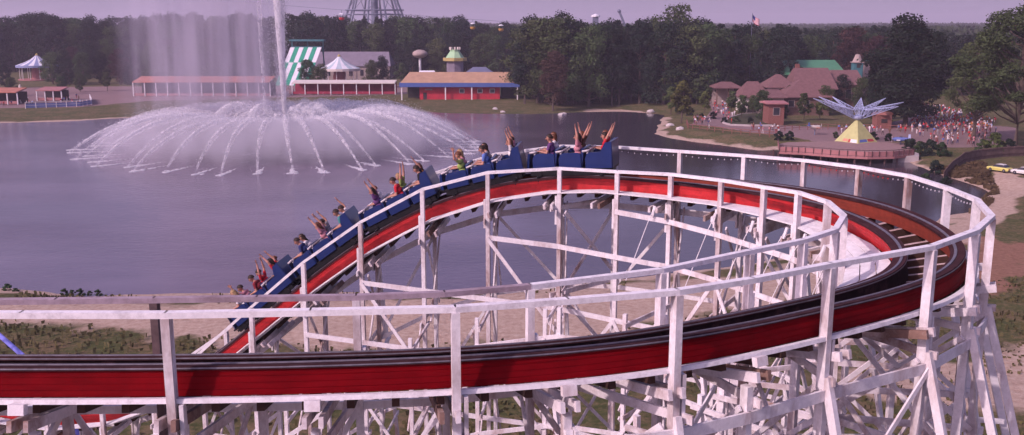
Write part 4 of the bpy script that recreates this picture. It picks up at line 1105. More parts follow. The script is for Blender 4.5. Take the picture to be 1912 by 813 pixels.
# flag
a = on_y(1405, 27, 352); t = thing('flagpole', (a.x, a.y, 0), 'tall pole flying a striped red and white flag with blue canton', 'flag')
part('pole', lambda b: b.tube([(a.x, a.y, 0), (a.x, a.y, a.z + .4)], .09, 8), M_STEELB, t)
b = MB(); FW, FH = 3.4, 3.8
for r in range(13):
    for c2 in range(10):
        def fp(u, v): return (a.x + .1 + FW * .75 * u, a.y + .25 * math.sin(u * 6), a.z - v * FH * .62 - u * 2.0 - .25 * math.sin(u * 4))
        b.add([fp(c2 / 10, r / 13), fp((c2 + 1) / 10, r / 13), fp((c2 + 1) / 10, (r + 1) / 13), fp(c2 / 10, (r + 1) / 13)], [(0, 1, 2, 3)], 2 if (r < 7 and c2 < 4) else r % 2)
b.build('flag', [mat('flag_red', (0.45, 0.02, 0.05), .8, .05, 1), mat('flag_white', (0.7, 0.66, 0.7), .8, .05, 1), mat('flag_blue', (0.03, 0.04, 0.2), .8, .05, 1)], t)

# ------------------------------------------------------------ cabin complex at the right
Yc = 305.0
def cab(name, label, px0, px1, Y, deep, he, zr, mr_, mw, hip, open_front=False):
    a, c_ = X_at(px0, Y), X_at(px1, Y)
    t = thing(name, ((a + c_) / 2, Y + deep / 2, 0), label, 'building')
    if open_front:
        part('back_wall', lambda b: b.box(((a + c_) / 2, Y + deep - .3, he / 2), (c_ - a, .3, he)), mw, t)
        n = max(2, int((c_ - a) / 3.5))
        for i in range(n + 1): part('post', lambda b: b.box((a + (c_ - a) * i / n, Y + .1, he / 2), (.3, .3, he)), M_LOG, t)
    else:
        part('wall', lambda b: b.box(((a + c_) / 2, Y + deep / 2, he / 2 - .2), (c_ - a, deep, he)), mw, t)
        n = max(1, int((c_ - a) / 4.5))
        for i in range(n):
            xx = a + (c_ - a) * (i + .5) / n
            f = part('window', lambda b: (b.box((xx, Y - .05, he * .45), (1.9, .10, .12)), b.box((xx, Y - .05, he * .8), (1.9, .10, .12)), b.box((xx - .9, Y - .05, he * .62), (.12, .10, he * .35)), b.box((xx + .9, Y - .05, he * .62), (.12, .10, he * .35))), M_STUC, t)
            part('pane', lambda b: b.box((xx, Y - .03, he * .62), (1.7, .05, he * .32)), M_GLASS, f)
    part('roof', lambda b: gable_or_hip(b, a, c_, Y, Y + deep, he, zr, hip, .9), mr_, t)
    return t, a, c_
def zof(py, Y): return on_y(1500, py, Y).z
t, a, c_ = cab('main_lodge', 'large lodge with steep brown pink shingle roof, the highest of the cluster', 1487, 1556, 306, 14, zof(166, 306), zof(127, 313), M_SHING, M_LOG, 1.2)
part('chimney', lambda b: b.box((a + 3, 318, zof(127, 313)), (1.2, 1.2, 2.0)), M_BRICK, t)
t, a, c_ = cab('lodge_wing', 'right wing of shingle roofed lodging beside the cupola tower', 1557, 1607, 310, 12, zof(158, 310), zof(131, 316), M_SHING, M_LOG, .8)
t, a, c_ = cab('hipped_cabin', 'shingle roofed cabin with low hipped skirt roof in front of the large lodge', 1462, 1548, 291, 13, zof(181, 291), zof(147, 298), M_SHING, M_LOG, 7.5)
t, a, c_ = cab('pyramid_cabin', 'small cabin with pyramid shingle roof left of the large lodge', 1434, 1480, 300, 10, zof(163, 300), zof(139, 305), M_SHING, M_STUC, 4.0)
t, a, c_ = cab('low_cabin', 'low shingle roofed cabin below the pyramid roof', 1425, 1462, 288, 9, zof(182, 288), zof(167, 293), M_SHING, M_STUC, 1.5)
t, a, c_ = cab('entrance_shelter', 'open shelter with dark brown roof over the people on the path', 1338, 1380, 322, 9, zof(164, 322), zof(153, 326), M_SHING, M_STUC, 3, True)
t, a, c_ = cab('arched_gatehouse', 'gatehouse with pink shingle roof and dark arched opening', 1386, 1432, 300, 9, zof(181, 300), zof(152, 305), M_SHING, M_CREAM, 3)
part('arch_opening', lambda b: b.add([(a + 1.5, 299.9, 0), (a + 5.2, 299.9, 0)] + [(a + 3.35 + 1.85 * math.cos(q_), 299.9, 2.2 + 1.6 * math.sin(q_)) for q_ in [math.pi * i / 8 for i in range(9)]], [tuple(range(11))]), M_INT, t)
t, a, c_ = cab('green_roof_barn', 'long barn with bright green roof behind the shingle roofs', 1468, 1573, 345, 22, zof(139, 345), zof(112, 357), M_GREENR, M_LOG, 1.0)
t, a, c_ = cab('small_brown_shed', 'small brown red shed with flat pink roof below the cabins', 1434, 1463, 262, 6, zof(193, 262), zof(188, 265), M_PINK, M_BRICK, .3)
# cupola tower
x = X_at(1595, 322); zb, zm, zt = zof(131, 322), zof(116, 322), zof(102, 322)
t = thing('cupola_tower', (x, 322, 0), 'teal cupola tower with pale conical top behind the lodge wing', 'tower')
part('shaft', lambda b: b.box((x, 322, zm / 2), (2.9, 2.9, zm)), M_TEAL, t); part('top', lambda b: b.lathe((x, 322, zm), [(1.75, 0), (1.2, 1.2), (.75, zt - zm), (.01, zt - zm + .1)], 8), M_STUC, t)
part('cornice', lambda b: b.box((x, 322, zm - .1), (3.5, 3.5, .3)), M_STUC, t); part('louvre', lambda b: b.box((x, 320.5, zm - 1.2), (1.2, .12, 1.3)), M_INT, t)
x = X_at(1613, 326); zb, zm, zt = zof(126, 326), zof(119, 326), zof(110, 326)
t = thing('stone_chimney', (x, 326, 0), 'short pale chimney with stepped cap right of the teal cupola', 'chimney')
part('stack', lambda b: b.box((x, 326, zm / 2), (1.6, 1.6, zm)), M_STUC, t); part('slab', lambda b: b.box((x, 326, zm + .2), (2.9, 2.4, .35)), M_CONC, t); part('pot', lambda b: b.lathe((x, 326, zm + .4), [(.6, 0), (.5, 1.4), (.01, 1.4)], 8), M_TEAL, t)
# brick kiosk
p = gp(1651, 240); t = thing('brick_kiosk', p, 'small orange brick kiosk between the star sculpture and the crowd', 'kiosk')
part('wall', lambda b: b.box((p.x, p.y + 2, 1.7), (3.9, 3.4, 3.6)), M_BRICK, t); part('roof', lambda b: b.lathe((p.x, p.y + 2, 3.5), [(3.1, 0), (2.4, .6), (.01, .9)], 4), M_BRICK, t)
part('hatch', lambda b: b.box((p.x, p.y + .27, 1.9), (1.6, .08, 1.0)), M_INT, t)

# ------------------------------------------------------------ pier
dk = [gp(x, y, .25) for x, y in [(1455, 283), (1500, 285), (1560, 290), (1620, 293), (1670, 292), (1706, 288)]]
far_ = [gp(x, y, .25) for x, y in [(1712, 268), (1640, 266), (1560, 264), (1470, 266), (1452, 270)]]
t = thing('pier', dk[2], 'timber pier with dark posts and pinkish deck over the lake edge', 'pier')
def polyprism(b, pts, z0, z1): b.prism([(p.x, p.y) for p in pts], z0, z1)
part('deck', lambda b: polyprism(b, dk + far_, .05, .25), M_DECK, t)
part('fascia', lambda b: [b.beam(a + Vector((0, -.06, -.25)), c_ + Vector((0, -.06, -.25)), .08, .55) for a, c_ in zip(dk[:-1], dk[1:])], M_PINK, t)
part('railing_top', lambda b: [b.beam(a + Vector((0, 0, 1.25)), c_ + Vector((0, 0, 1.25)), .12, .12) for a, c_ in zip([far_[-1]] + dk[:-1], dk)], M_PIER, t)
part('railing_infill', lambda b: [b.beam(a + Vector((0, 0, .55)), c_ + Vector((0, 0, .55)), .04, .9) for a, c_ in zip([far_[-1]] + dk[:-1], dk)], M_PINK, t)
for i in range(20):
    s = i / 19 * (len(dk) - 1); k = min(int(s), len(dk) - 2); p = dk[k].lerp(dk[k + 1], s - k)
    part('railing_post', lambda b: b.box((p.x, p.y - .08, .75), (.16, .16, 1.2)), M_PIER, t)
    if i % 2 == 0 and i < 18: part('pile', lambda b: b.tube([(p.x, p.y + .5, -3.6), (p.x, p.y + .5, .05)], .2, 8), M_PIER, t)
for i in range(7):
    p = dk[0].lerp(dk[4], i / 6) + Vector((0, 4.5, 0)); part('pile', lambda b: b.tube([(p.x, p.y, -3.6), (p.x, p.y, .05)], .2, 8), M_PIER, t)
part('abutment', lambda b: polyprism(b, [gp(1668, 292), gp(1716, 292), gp(1712, 268), gp(1668, 270)], -3, .04), M_CONC, t)
p = gp(1690, 302); rr = MB(); rr.add([gp(1660, 300, -.2), gp(1706, 292, .0), gp(1700, 318, WATER_Z - .3), gp(1640, 330, WATER_Z - .4)], [(0, 3, 2, 1)]);

# ------------------------------------------------------------ star sculpture on a yellow pyramid
P0 = gp(1597, 271); sz = 4.9; top = on_y(1597, 224, P0.y + sz).z
t = thing('painted_pyramid', P0 + Vector((0, sz, 0)), 'pale yellow pyramid stand with coloured panels under the star sculpture', 'ride stand')
cxp, cyp = X_at(1598, P0.y + sz), P0.y + sz
def pyr(b, s, zt, rz, z0=0): 
    c0 = [(cxp + s * math.cos(a + rz), cyp + s * math.sin(a + rz), z0) for a in [math.pi / 4 + k * math.pi / 2 for k in range(4)]]
    b.add(c0 + [(cxp + .35 * math.cos(a + rz), cyp + .35 * math.sin(a + rz), zt) for a in [math.pi / 4 + k * math.pi / 2 for k in range(4)]], [(0, 1, 5, 4), (1, 2, 6, 5), (2, 3, 7, 6), (3, 0, 4, 7), (4, 5, 6, 7)])
part('shell', lambda b: pyr(b, sz, top, .55), M_YELP, t)
# panels lie 3 cm proud of the two faces seen from the lake
def face_pt(k, u, v, off=.04):
    a0, a1 = math.pi / 4 + .55 + k * math.pi / 2, math.pi / 4 + .55 + (k + 1) * math.pi / 2
    bl, br = Vector((cxp + sz * math.cos(a0), cyp + sz * math.sin(a0), 0)), Vector((cxp + sz * math.cos(a1), cyp + sz * math.sin(a1), 0))
    apx = Vector((cxp, cyp, top)); p = bl.lerp(br, .5 + (u - .5) * 1.0); q_ = p.lerp(apx, v); n = (br - bl).cross(apx - bl).normalized(); 
    if n.z < 0: n = -n
    return q_ + n * off
cols = [mat('salmon_panel', (0.55, 0.24, 0.16), .6, .1, 1), mat('white_panel', (0.66, 0.62, 0.66), .6, .1, 1), mat('blue_panel', (0.10, 0.14, 0.36), .6, .1, 1), mat('red_panel', (0.40, 0.04, 0.05), .6, .1, 1)]
for k, u0, u1, v0, v1, ci in ((1, .30, .52, .08, .58, 0), (1, .66, .94, .06, .62, 1), (2, .08, .5, .08, .58, 2), (2, .55, .88, .08, .55, 3), (2, .12, .8, .62, .74, 1), (1, .55, .64, .06, .60, 3)):
    part('coloured_panel', lambda b: b.add([face_pt(k, u0, v0), face_pt(k, u1, v0), face_pt(k, .5 + (u1 - .5) * .9, v1), face_pt(k, .5 + (u0 - .5) * .9, v1)], [(0, 1, 2, 3), (3, 2, 1, 0)][:1]), cols[ci], t)
st = thing('star_sculpture', (cxp, cyp, top), 'spiky star of pale blue lattice trusses spread above the yellow pyramid', 'sculpture')
hub = Vector((cxp, cyp, top + .6)); part('hub', lambda b: b.lathe(hub - Vector((0, 0, .7)), [(.3, 0), (1.1, .5), (1.2, 1.0), (.01, 1.3)], 10), M_BLUEW, st)
for k, (an, L_, rise) in enumerate([(178, 10.4, 4.3), (200, 8.8, 3.4), (152, 9.0, 4.4), (120, 7.8, 4.2), (66, 6.6, 4.0), (28, 8.8, 4.1), (3, 10.6, 3.4), (340, 8.6, 2.7)]):
    a = R(an); d = Vector((math.cos(a), math.sin(a), 0)); s_ = Vector((-d.y, d.x, 0))
    tip = hub + d * L_ + Vector((0, 0, rise)); bot = hub + d * .8 - Vector((0, 0, .4)); l0 = hub + d * 1.6 + s_ * 1.15 + Vector((0, 0, 1.7)); r0 = hub + d * 1.6 - s_ * 1.15 + Vector((0, 0, 1.7))
    b = MB()
    for q_ in (bot, l0, r0): b.tube([q_, tip], .075, 5)
    for i in range(7):
        f0, f1 = i / 7, (i + 1) / 7
        A0, B0, C0 = [q_.lerp(tip, f0) for q_ in (bot, l0, r0)]; A1, B1, C1 = [q_.lerp(tip, f1) for q_ in (bot, l0, r0)]
        for u_, v_ in ((A0, B0), (B0, C0), (C0, A0), (A0, B1), (B0, C1), (C0, A1)): b.tube([u_, v_], .045, 4)
    b.build('truss_arm', M_BLUEW, st)
# two small aeroplane ride cars on the lawn and pier
def plane(name, px, py, z, rz, ma, mb2, mc, label):
    p = gp(px, py); t = thing(name, (p.x, p.y, 0), label, 'ride aeroplane', 'small aeroplane ride cars', rz)
    def Q(n_, fn, m): b = MB(); fn(b); return b.build(n_, m, t, world=False, smooth=False)
    Q('fuselage', lambda b: b.tube([(-2.0, 0, z + .35), (-1.2, 0, z + .15), (0, 0, z), (1.2, 0, z), (1.8, 0, z + .05)], [.10, .30, .52, .46, .12], 10), ma)
    Q('wing', lambda b: b.box((.4, 0, z - .1), (.8, 3.4, .1)), mb2); Q('tail', lambda b: (b.box((-1.8, 0, z + .75), (.5, .08, .9)), b.box((-1.8, 0, z + .4), (.5, 1.3, .08))), mc)
    Q('propeller', lambda b: b.box((1.88, 0, z + .05), (.06, .14, 1.4), .0), M_CHROME)
    Q('post', lambda b: b.tube([(0, 0, -.3), (0, 0, z - .3)], .14, 8), M_STEELB)
    Q('cockpit', lambda b: b.tube([(-.3, 0, z + .40), (.3, 0, z + .42)], .22, 8), M_GLASS)
plane('ride_plane', 1521, 252, 1.9, .35, M_CREAM, cols[0], cols[2], 'cream and orange model aeroplane on a post over the lawn')
plane('ride_plane', 1681, 272, 1.4, 2.7, cols[2], cols[1], M_BLUEW, 'blue and white model aeroplane beside the pier end')
# stockade fence at right
pts = gpts([(1762, 324), (1775, 314), (1800, 304), (1830, 298), (1870, 294), (1930, 290), (2050, 286)])
t = thing('stockade_fence', pts[2], 'dark brown stockade fence rising from the shrubs beside the parked cars', 'fence')
b = MB(); rj2 = random.Random(5)
for a, c_ in zip(pts[:-1], pts[1:]):
    n = int((c_ - a).length / .28)
    for i in range(n):
        p = a.lerp(c_, (i + .5) / n); h = 2.1 + rj2.uniform(-.09, .09); b.box((p.x, p.y, p.z + h / 2 - .2), (.22, .09, h + .4), math.atan2(c_.y - a.y, c_.x - a.x))
o_ = b.build('palings', mat('grey_brown_palings', (0.15, 0.095, 0.085), .9, .35, .8), t); o_['kind'] = 'stuff'
part('rail', lambda b: [b.beam(a + Vector((0, -.1, hh)), c_ + Vector((0, -.1, hh)), .06, .12) for a, c_ in zip(pts[:-1], pts[1:]) for hh in (.6, 1.8)], M_PIER, t)
# rocks and planter
for i, (px, py, s, lab) in enumerate([(925, 203, .7, 'small pale rock on the grass bank below the red building, left one of two'), (939, 207, .6, 'small pale rock on the grass bank nearest the water'), (1048, 211, .9, 'pale rock at the water edge, larger of two'), (1053, 209, .6, 'pale rock at the water edge, smaller of two'),
                               (1215, 207, 1.0, 'pale rock on the sandy point'), (1251, 233, .8, 'pale rock by the tip of the grassy point'), (1270, 243, .8, 'pale rock beside the shore fence')]):
    p = gp(px, py, -.6); gz_ = ground_z(p.x, p.y); bm = bmesh.new(); bmesh.ops.create_icosphere(bm, subdivisions=2, radius=s)
    for v in bm.verts: v.co = v.co * (1 + .35 * (mnoise.noise(v.co * 1.7 + Vector((i * 3, 0, 0)))))
    me = bpy.data.meshes.new('rock'); bm.to_mesh(me); bm.free(); me.materials.append(M_ROCK); o = bpy.data.objects.new('rock', me); COL.objects.link(o); o.location = (p.x, p.y, gz_ + s * .25); o.scale = (1.4, 1, .8)
    tag(o, lab, 'rock', 'pale rocks by the shore')
bed = [gp(x, y) for x, y in [(1350, 231), (1362, 222), (1385, 215), (1430, 212), (1448, 222), (1446, 236), (1400, 236), (1365, 235)]]
t = thing('planter_bed', bed[2], 'raised planting bed with pale kerb in the middle of the paved plaza', 'planting bed')
part('kerb', lambda b: [b.beam(a + Vector((0, 0, .2)), c_ + Vector((0, 0, .2)), .35, .5, ext=.15) for a, c_ in zip(bed, bed[1:] + bed[:1])], M_CONC, t)
part('soil', lambda b: polyprism(b, bed, -.2, .35), mat('dark_soil', (0.05, 0.05, 0.025), .95, .3, 2), t)

# ------------------------------------------------------------ parked cars
def sedan(px, py, rz, paint, label, two):
    p = gp(px, py); z = ground_z(p.x, p.y) + .05; t = thing('parked_car', (p.x, p.y, z), label, 'car', 'cars parked on the dirt road', rz); t.scale = (.88, .92, 1.0)
    def Q(n_, fn, m, par=t, sm=False): b = MB(); fn(b); return b.build(n_, m, par, world=False, smooth=sm)
    def loft(b, secs, mi=0):
        n = len(secs[0]); b.add([p_ for s in secs for p_ in s], [tuple(reversed(range(n)))] + [tuple((len(secs) - 1) * n + k for k in range(n))] + [(i * n + k, i * n + (k + 1) % n, (i + 1) * n + (k + 1) % n, (i + 1) * n + k) for i in range(len(secs) - 1) for k in range(n)], mi)
    secs = []
    for x, zl, zs, zt_, w_ in ((-2.45, .42, .60, .72, .80), (-2.35, .32, .62, .84, .90), (-1.6, .28, .66, .90, .95), (-.6, .26, .68, .92, .97), (.7, .26, .68, .92, .97), (1.5, .28, .66, .88, .95), (2.3, .32, .60, .80, .90), (2.45, .42, .58, .70, .82)):
        secs.append([(x, -w_ * .92, zl), (x, w_ * .92, zl), (x, w_, zs), (x, w_ * .93, zt_ - .04), (x, w_ * .7, zt_), (x, -w_ * .7, zt_), (x, -w_ * .93, zt_ - .04), (x, -w_, zs)])
    Q('body', lambda b: loft(b, secs), paint, sm=False)
    rf = [[(x, -w_, zz), (x, w_, zz), (x, w_, zz + .06), (x, -w_, zz + .06)] for x, w_, zz in ((-1.15, .62, 1.30), (-.8, .66, 1.35), (.3, .66, 1.36), (.55, .62, 1.31))]
    Q('roof', lambda b: loft(b, rf), mat('white_roof_paint', (0.7, 0.68, 0.66), .35, .05, 2) if two else paint)
    gl = [[(-1.75, -.80, .90), (1.15, -.80, .90), (.56, -.63, 1.31), (-1.14, -.63, 1.31)], [(-1.75, .80, .90), (1.15, .80, .90), (.56, .63, 1.31), (-1.14, .63, 1.31)]]
    Q('windows', lambda b: b.add(gl[0] + gl[1], [(0, 1, 2, 3), (7, 6, 5, 4), (1, 5, 6, 2), (0, 3, 7, 4)]), M_GLASS)
    for x in (-1.5, 1.5):
        for y in (-.86, .86):
            w_ = Q('wheel', lambda b: b.tube([(x, y - .1, .33), (x, y + .1, .33)], .33, 16), M_DARK)
            Q('rim', lambda b: b.tube([(x, y - .105, .33), (x, y + .105, .33)], .17, 12), M_STEEL, w_)
    for x in (-2.5, 2.5): Q('bumper', lambda b: b.box((x, 0, .45), (.12, 1.75, .14)), M_STEEL)
    for y in (-.62, .62):
        Q('headlight', lambda b: b.tube([(2.40, y, .64), (2.49, y, .64)], .10, 10), M_CANV); Q('tail_light', lambda b: b.box((-2.47, y, .62), (.06, .34, .12)), M_RWALL)
sedan(1866, 321, R(122), mat('yellow_car_paint', (0.62, 0.56, 0.16), .35, .06, 2, coat=.4), 'pale yellow sedan with white roof parked on the dirt road', True)
sedan(1912, 327, R(126), mat('cream_car_paint', (0.68, 0.66, 0.64), .35, .06, 2, coat=.4), 'cream white sedan parked behind the yellow one, cut by the right edge', False)
# blue painted slanting pipe at the lower left and a weathered block
a, c_ = on_y(-6, 622, 40), on_y(42, 664, 37)
o = part('slanted_brace', lambda b: b.tube([Vector((a.x - 6, a.y + 1, a.z + 5.3)), a, c_, (c_.x + 11, 33, 0)], .10, 8), mat('blue_violet_pipe', (0.20, 0.20, 0.62), .5, .1, 2), None)
tag(o, 'slanting blue violet steel pipe at the lower left beyond the track', 'pipe')
# ------------------------------------------------------------ trees
def leaf_mat(name, col, var=.35, ov=.25, tr=.25):
    return mat(name, col, .75, var, .35, spec=.15, objvar=ov, transl=tr)
M_LG = leaf_mat('green_foliage', (0.048, 0.075, 0.030)); M_LD = leaf_mat('dark_foliage', (0.018, 0.030, 0.019)); M_LP = leaf_mat('pine_foliage', (0.023, 0.038, 0.025))
M_LR = leaf_mat('reddish_foliage', (0.062, 0.030, 0.026)); M_LY = leaf_mat('yellow_green_foliage', (0.105, 0.115, 0.034)); M_LO = leaf_mat('olive_foliage', (0.070, 0.092, 0.036))
M_BARK = mat('tree_bark', (0.095, 0.068, 0.056), .9, .3, 2)
M_FARW = leaf_mat('far_woods_foliage', (0.040, 0.052, 0.030), .5, 0)
def leaves(rs, centres, radii, n, size, flat=1.0):
    """n leaf clumps as bent quads spread through ellipsoidal clumps"""
    C = np.array(centres); Rr = np.array(radii); w_ = (Rr[:, 0] * Rr[:, 1] + Rr[:, 0] * Rr[:, 2]); w_ = w_ / w_.sum()
    k = rs.choice(len(C), n, p=w_); u = rs.normal(size=(n, 3)); u /= np.linalg.norm(u, axis=1)[:, None]
    rad = rs.uniform(.25, 1.0, n) ** .5; rad = rad * (1 + .12 * rs.normal(size=n))
    P = C[k] + u * Rr[k] * rad[:, None]
    nrm = u * .7 + rs.normal(size=(n, 3)) * .6; nrm[:, 2] += .35; nrm /= np.linalg.norm(nrm, axis=1)[:, None]
    a = np.cross(nrm, rs.normal(size=(n, 3))); a /= np.linalg.norm(a, axis=1)[:, None]; b_ = np.cross(nrm, a)
    s = size * rs.uniform(.5, 1.3, n)[:, None]
    q = [P - a * s - b_ * s * .35, P + b_ * s * -.7 + a * s * .15, P + a * s + b_ * s * .25, P + b_ * s * .75 - a * s * .1]
    V = np.stack(q, 1).reshape(-1, 3); Fc = np.arange(4 * n).reshape(-1, 4); return V, Fc
def mk_leaf_mesh(name, V, Fc, m):
    me = bpy.data.meshes.new(name); me.vertices.add(len(V)); me.vertices.foreach_set('co', V.ravel().astype(np.float32))
    me.loops.add(Fc.size); me.loops.foreach_set('vertex_index', Fc.ravel().astype(np.int32)); me.polygons.add(len(Fc))
    me.polygons.foreach_set('loop_start', np.arange(0, Fc.size, 4, dtype=np.int32)); me.polygons.foreach_set('loop_total', np.full(len(Fc), 4, np.int32))
    me.update(); me.validate(); me.materials.append(m); return me
def make_tree(seed, kind, h, n, leaf, m):
    rs = np.random.RandomState(seed); cs, rr = [], []; tb = MB(); th = h
    if kind == 'pine':
        base = h * rs.uniform(.22, .38)
        tb.tube([(0, 0, -1), (rs.uniform(-.2, .2), 0, h * .5), (rs.uniform(-.3, .3), 0, h * .97)], [h * .016, h * .011, .06], 7)
        z = base
        while z < h:
            f = (z - base) / (h - base); rad = h * .17 * (1 - f * .8) * rs.uniform(.6, 1.2)
            for j in range(rs.randint(2, 5)):
                a = rs.uniform(0, 6.28); r = rad * rs.uniform(.3, 1)
                c = (r * math.cos(a), r * math.sin(a), z + rs.uniform(-.3, .3)); cs.append(c); rr.append((rad * .55 + .3, rad * .55 + .3, rad * .22 + .35)); tb.tube([(0, 0, z - r * .15), c], [.09, .03], 4, cap=False)
            z += h * .042
    else:
        wide = {'broad': .27, 'wide': .36, 'sparse': .34, 'young': .24, 'bush': .55}[kind]; b0 = {'broad': .12, 'wide': .10, 'sparse': .28, 'young': .25, 'bush': .0}[kind]
        tb.tube([(0, 0, -1), (rs.uniform(-.3, .3), rs.uniform(-.3, .3), h * .35), (rs.uniform(-.5, .5), rs.uniform(-.5, .5), h * .8)], [h * .022, h * .016, .08], 8)
        nc = {'broad': 26, 'wide': 34, 'sparse': 46, 'young': 12, 'bush': 9}[kind]
        for j in range(nc):
            f = (j + .5) / nc; z = h * (b0 + (0.93 - b0) * f); prof = math.sin(math.pi * min(1, .16 + .80 * f) ** .9) ** .65
            a = j * 2.4 + rs.uniform(-.6, .6); r = h * wide * prof * rs.uniform(.25, .95) if kind != 'sparse' else h * wide * prof * rs.uniform(.5, 1.05)
            s = h * (.105 if kind != 'sparse' else .062) * rs.uniform(.7, 1.25) * (1.7 if kind == 'bush' else 1.0)
            c = (r * math.cos(a), r * math.sin(a), z + rs.uniform(-.03, .05) * h); cs.append(c); rr.append((s * 1.15, s * 1.15, s * .8))
            z1 = max(h * b0 * .7, z - r * .75); tb.tube([(0, 0, z1), (c[0] * .5, c[1] * .5, (z1 + c[2]) / 2 - .02 * h), c], [h * .007, h * .004, .03], 5, cap=False)
    V, Fc = leaves(rs, cs, rr, n, leaf)
    return tb, mk_leaf_mesh('crown', V, Fc, m)
PROTO = {}
def proto(key, *a):
    tb, cm = make_tree(*a); tm = tb.mesh('trunk'); tm.materials.append(M_BARK); PROTO[key] = (tm, cm, a[2])
proto('broad1', 11, 'broad', 20, 7500, .30, M_LG); proto('broad2', 12, 'broad', 20, 7500, .30, M_LD); proto('broad3', 13, 'wide', 20, 8000, .30, M_LO)
proto('pine1', 14, 'pine', 22, 6500, .29, M_LP); proto('pine2', 15, 'pine', 22, 6500, .29, M_LP); proto('pine3', 16, 'pine', 22, 6500, .29, M_LD)
proto('red1', 17, 'broad', 18, 6500, .30, M_LR); proto('young1', 18, 'young', 7, 1300, .26, M_LY); proto('young2', 19, 'young', 7, 1200, .26, M_LO)
proto('bush1', 20, 'bush', 3, 900, .22, M_LG); proto('bush2', 21, 'bush', 3, 900, .22, M_LY); proto('bush3', 24, 'bush', 3, 900, .24, M_LD)
KINDNAME = {'broad1': ('broadleaf_tree', 'green broadleaf tree'), 'broad2': ('broadleaf_tree', 'dark green broadleaf tree'), 'broad3': ('broadleaf_tree', 'olive broadleaf tree'), 'pine1': ('pine_tree', 'tall pine'), 'pine2': ('pine_tree', 'slender pine'),
            'pine3': ('pine_tree', 'dark pine'), 'red1': ('broadleaf_tree', 'reddish broadleaf tree'), 'young1': ('young_tree', 'yellow green young tree'), 'young2': ('young_tree', 'olive young tree'), 'bush1': ('bush', 'green bush'), 'bush2': ('bush', 'yellow green bush'), 'bush3': ('bush', 'dark bush')}
rt = random.Random(21)
def put_tree(key, x, y, h, where, group, z=None, wide=1.0, cat=None):
    tm, cm, h0 = PROTO[key]; nm, ln = KINDNAME[key]
    if z is None: z = ground_z(x, y)
    s = h / h0; t = thing(nm, (x, y, z), ln + ' ' + where, cat or ('bush' if 'bush' in key else 'tree'), group, rt.uniform(0, 6.28)); t.scale = (s * wide, s * wide, s)
    for n_, me in (('trunk', tm), ('crown', cm)):
        o = bpy.data.objects.new(n_, me); COL.objects.link(o); o.parent = t
    return t
def interp(prof, x):
    for (x0, y0), (x1, y1) in zip(prof[:-1], prof[1:]):
        if x0 <= x <= x1: return y0 + (y1 - y0) * (x - x0) / (x1 - x0)
    return prof[0][1] if x < prof[0][0] else prof[-1][1]
def belt(x0, x1, step, Y0, Y1, prof, keys, where, group, rows=2, jit=8, hs=1.0):
    for r in range(rows):
        Yr = Y0 + (Y1 - Y0) * (r / max(1, rows - 1)) if rows > 1 else Y0
        px = x0 + (r % 2) * step / 2
        while px < x1:
            q = px + rt.uniform(-jit, jit); Y = Yr + rt.uniform(-5, 5); x = X_at(q, Y)
            ty = interp(prof, q) + rt.uniform(-5, 6) + (5 if r == 0 and rows > 1 else 0)
            g = ground_z(x, Y); top = on_y(q, ty, Y).z; h = (top - g) * hs
            k = rt.choice(keys); put_tree(k, x, Y, max(6, h), where(q) if callable(where) else where, group, g, rt.uniform(.85, 1.15)); px += step
FOREST = ['broad1', 'broad2', 'broad2', 'broad3', 'pine1', 'pine2', 'pine3', 'pine3']
# main wood across the lake
pf = [(960, 48), (985, 42), (1015, 32), (1050, 32), (1075, 46), (1110, 46), (1160, 42), (1210, 40), (1300, 44), (1350, 48), (1400, 50), (1440, 54)]
def wh(q): return 'in the tall wood across the lake, ' + ('near the red building' if q < 1080 else 'above the sandy point' if q < 1220 else 'near the cabins')
belt(985, 1330, 19, 336, 372, pf, FOREST, wh, 'trees of the wood across the lake', 3)
belt(1300, 1470, 22, 350, 372, pf, FOREST, 'in the wood behind the cabins', 'trees of the wood behind the cabins', 2)
# lone emergent tree
x = X_at(1258, 360); put_tree('broad3', x, 360, on_y(1258, 9, 360).z, 'rising well above the rest of the wood', None, 0, .95)
# wood on the left, behind the fairground
pl = [(-80, 30), (10, 28), (25, 38), (60, 28), (150, 34), (200, 38), (260, 36), (330, 32), (400, 30), (470, 26), (560, 26), (600, 34), (660, 36), (740, 34), (800, 34), (870, 38), (905, 46), (950, 40)]
belt(-70, 560, 24, 520, 560, pl, ['broad1', 'broad2', 'broad2', 'pine3'], lambda q: 'in the wood ' + ('behind the fairground, far left' if q < 200 else 'behind the falling spray'), 'trees of the wood behind the fairground', 3, 9)
belt(560, 960, 22, 500, 560, pl, FOREST, 'in the wood below the lattice tower', 'trees of the wood below the lattice tower', 3, 9)
belt(100, 520, 30, 440, 480, [(100, 96), (250, 80), (380, 70), (520, 84)], ['broad1', 'broad2', 'broad3', 'red1'], 'behind the orange lakeside pavilion', 'trees behind the lakeside pavilion', 2, 9)
belt(745, 960, 26, 462, 490, [(745, 75), (830, 66), (880, 58), (950, 56)], FOREST, 'behind the white globe tank and stands', 'trees behind the fairground stands', 2, 8)
# wood at right
prr = [(1420, 54), (1460, 48), (1500, 56), (1530, 58), (1560, 60), (1590, 52), (1640, 52), (1700, 62), (1780, 62), (1912, 60), (2050, 56)]
belt(1450, 1980, 27, 375, 430, prr, FOREST, lambda q: 'in the wood at right, ' + ('behind the green roofed barn' if q < 1620 else 'behind the large trees'), 'trees of the wood at right', 3, 9)
x = X_at(1588, 368); put_tree('red1', x, 368, on_y(1588, 50, 368).z, 'standing behind the cupola tower', None, 0)
x = X_at(1030, 330); put_tree('red1', x, 318, on_y(1035, 95, 318).z, 'low at the front of the wood across the lake', None, 0)
x = X_at(1640, 360); put_tree('red1', x, 362, on_y(1645, 66, 362).z, 'half hidden left of the big dark tree', None, 0)
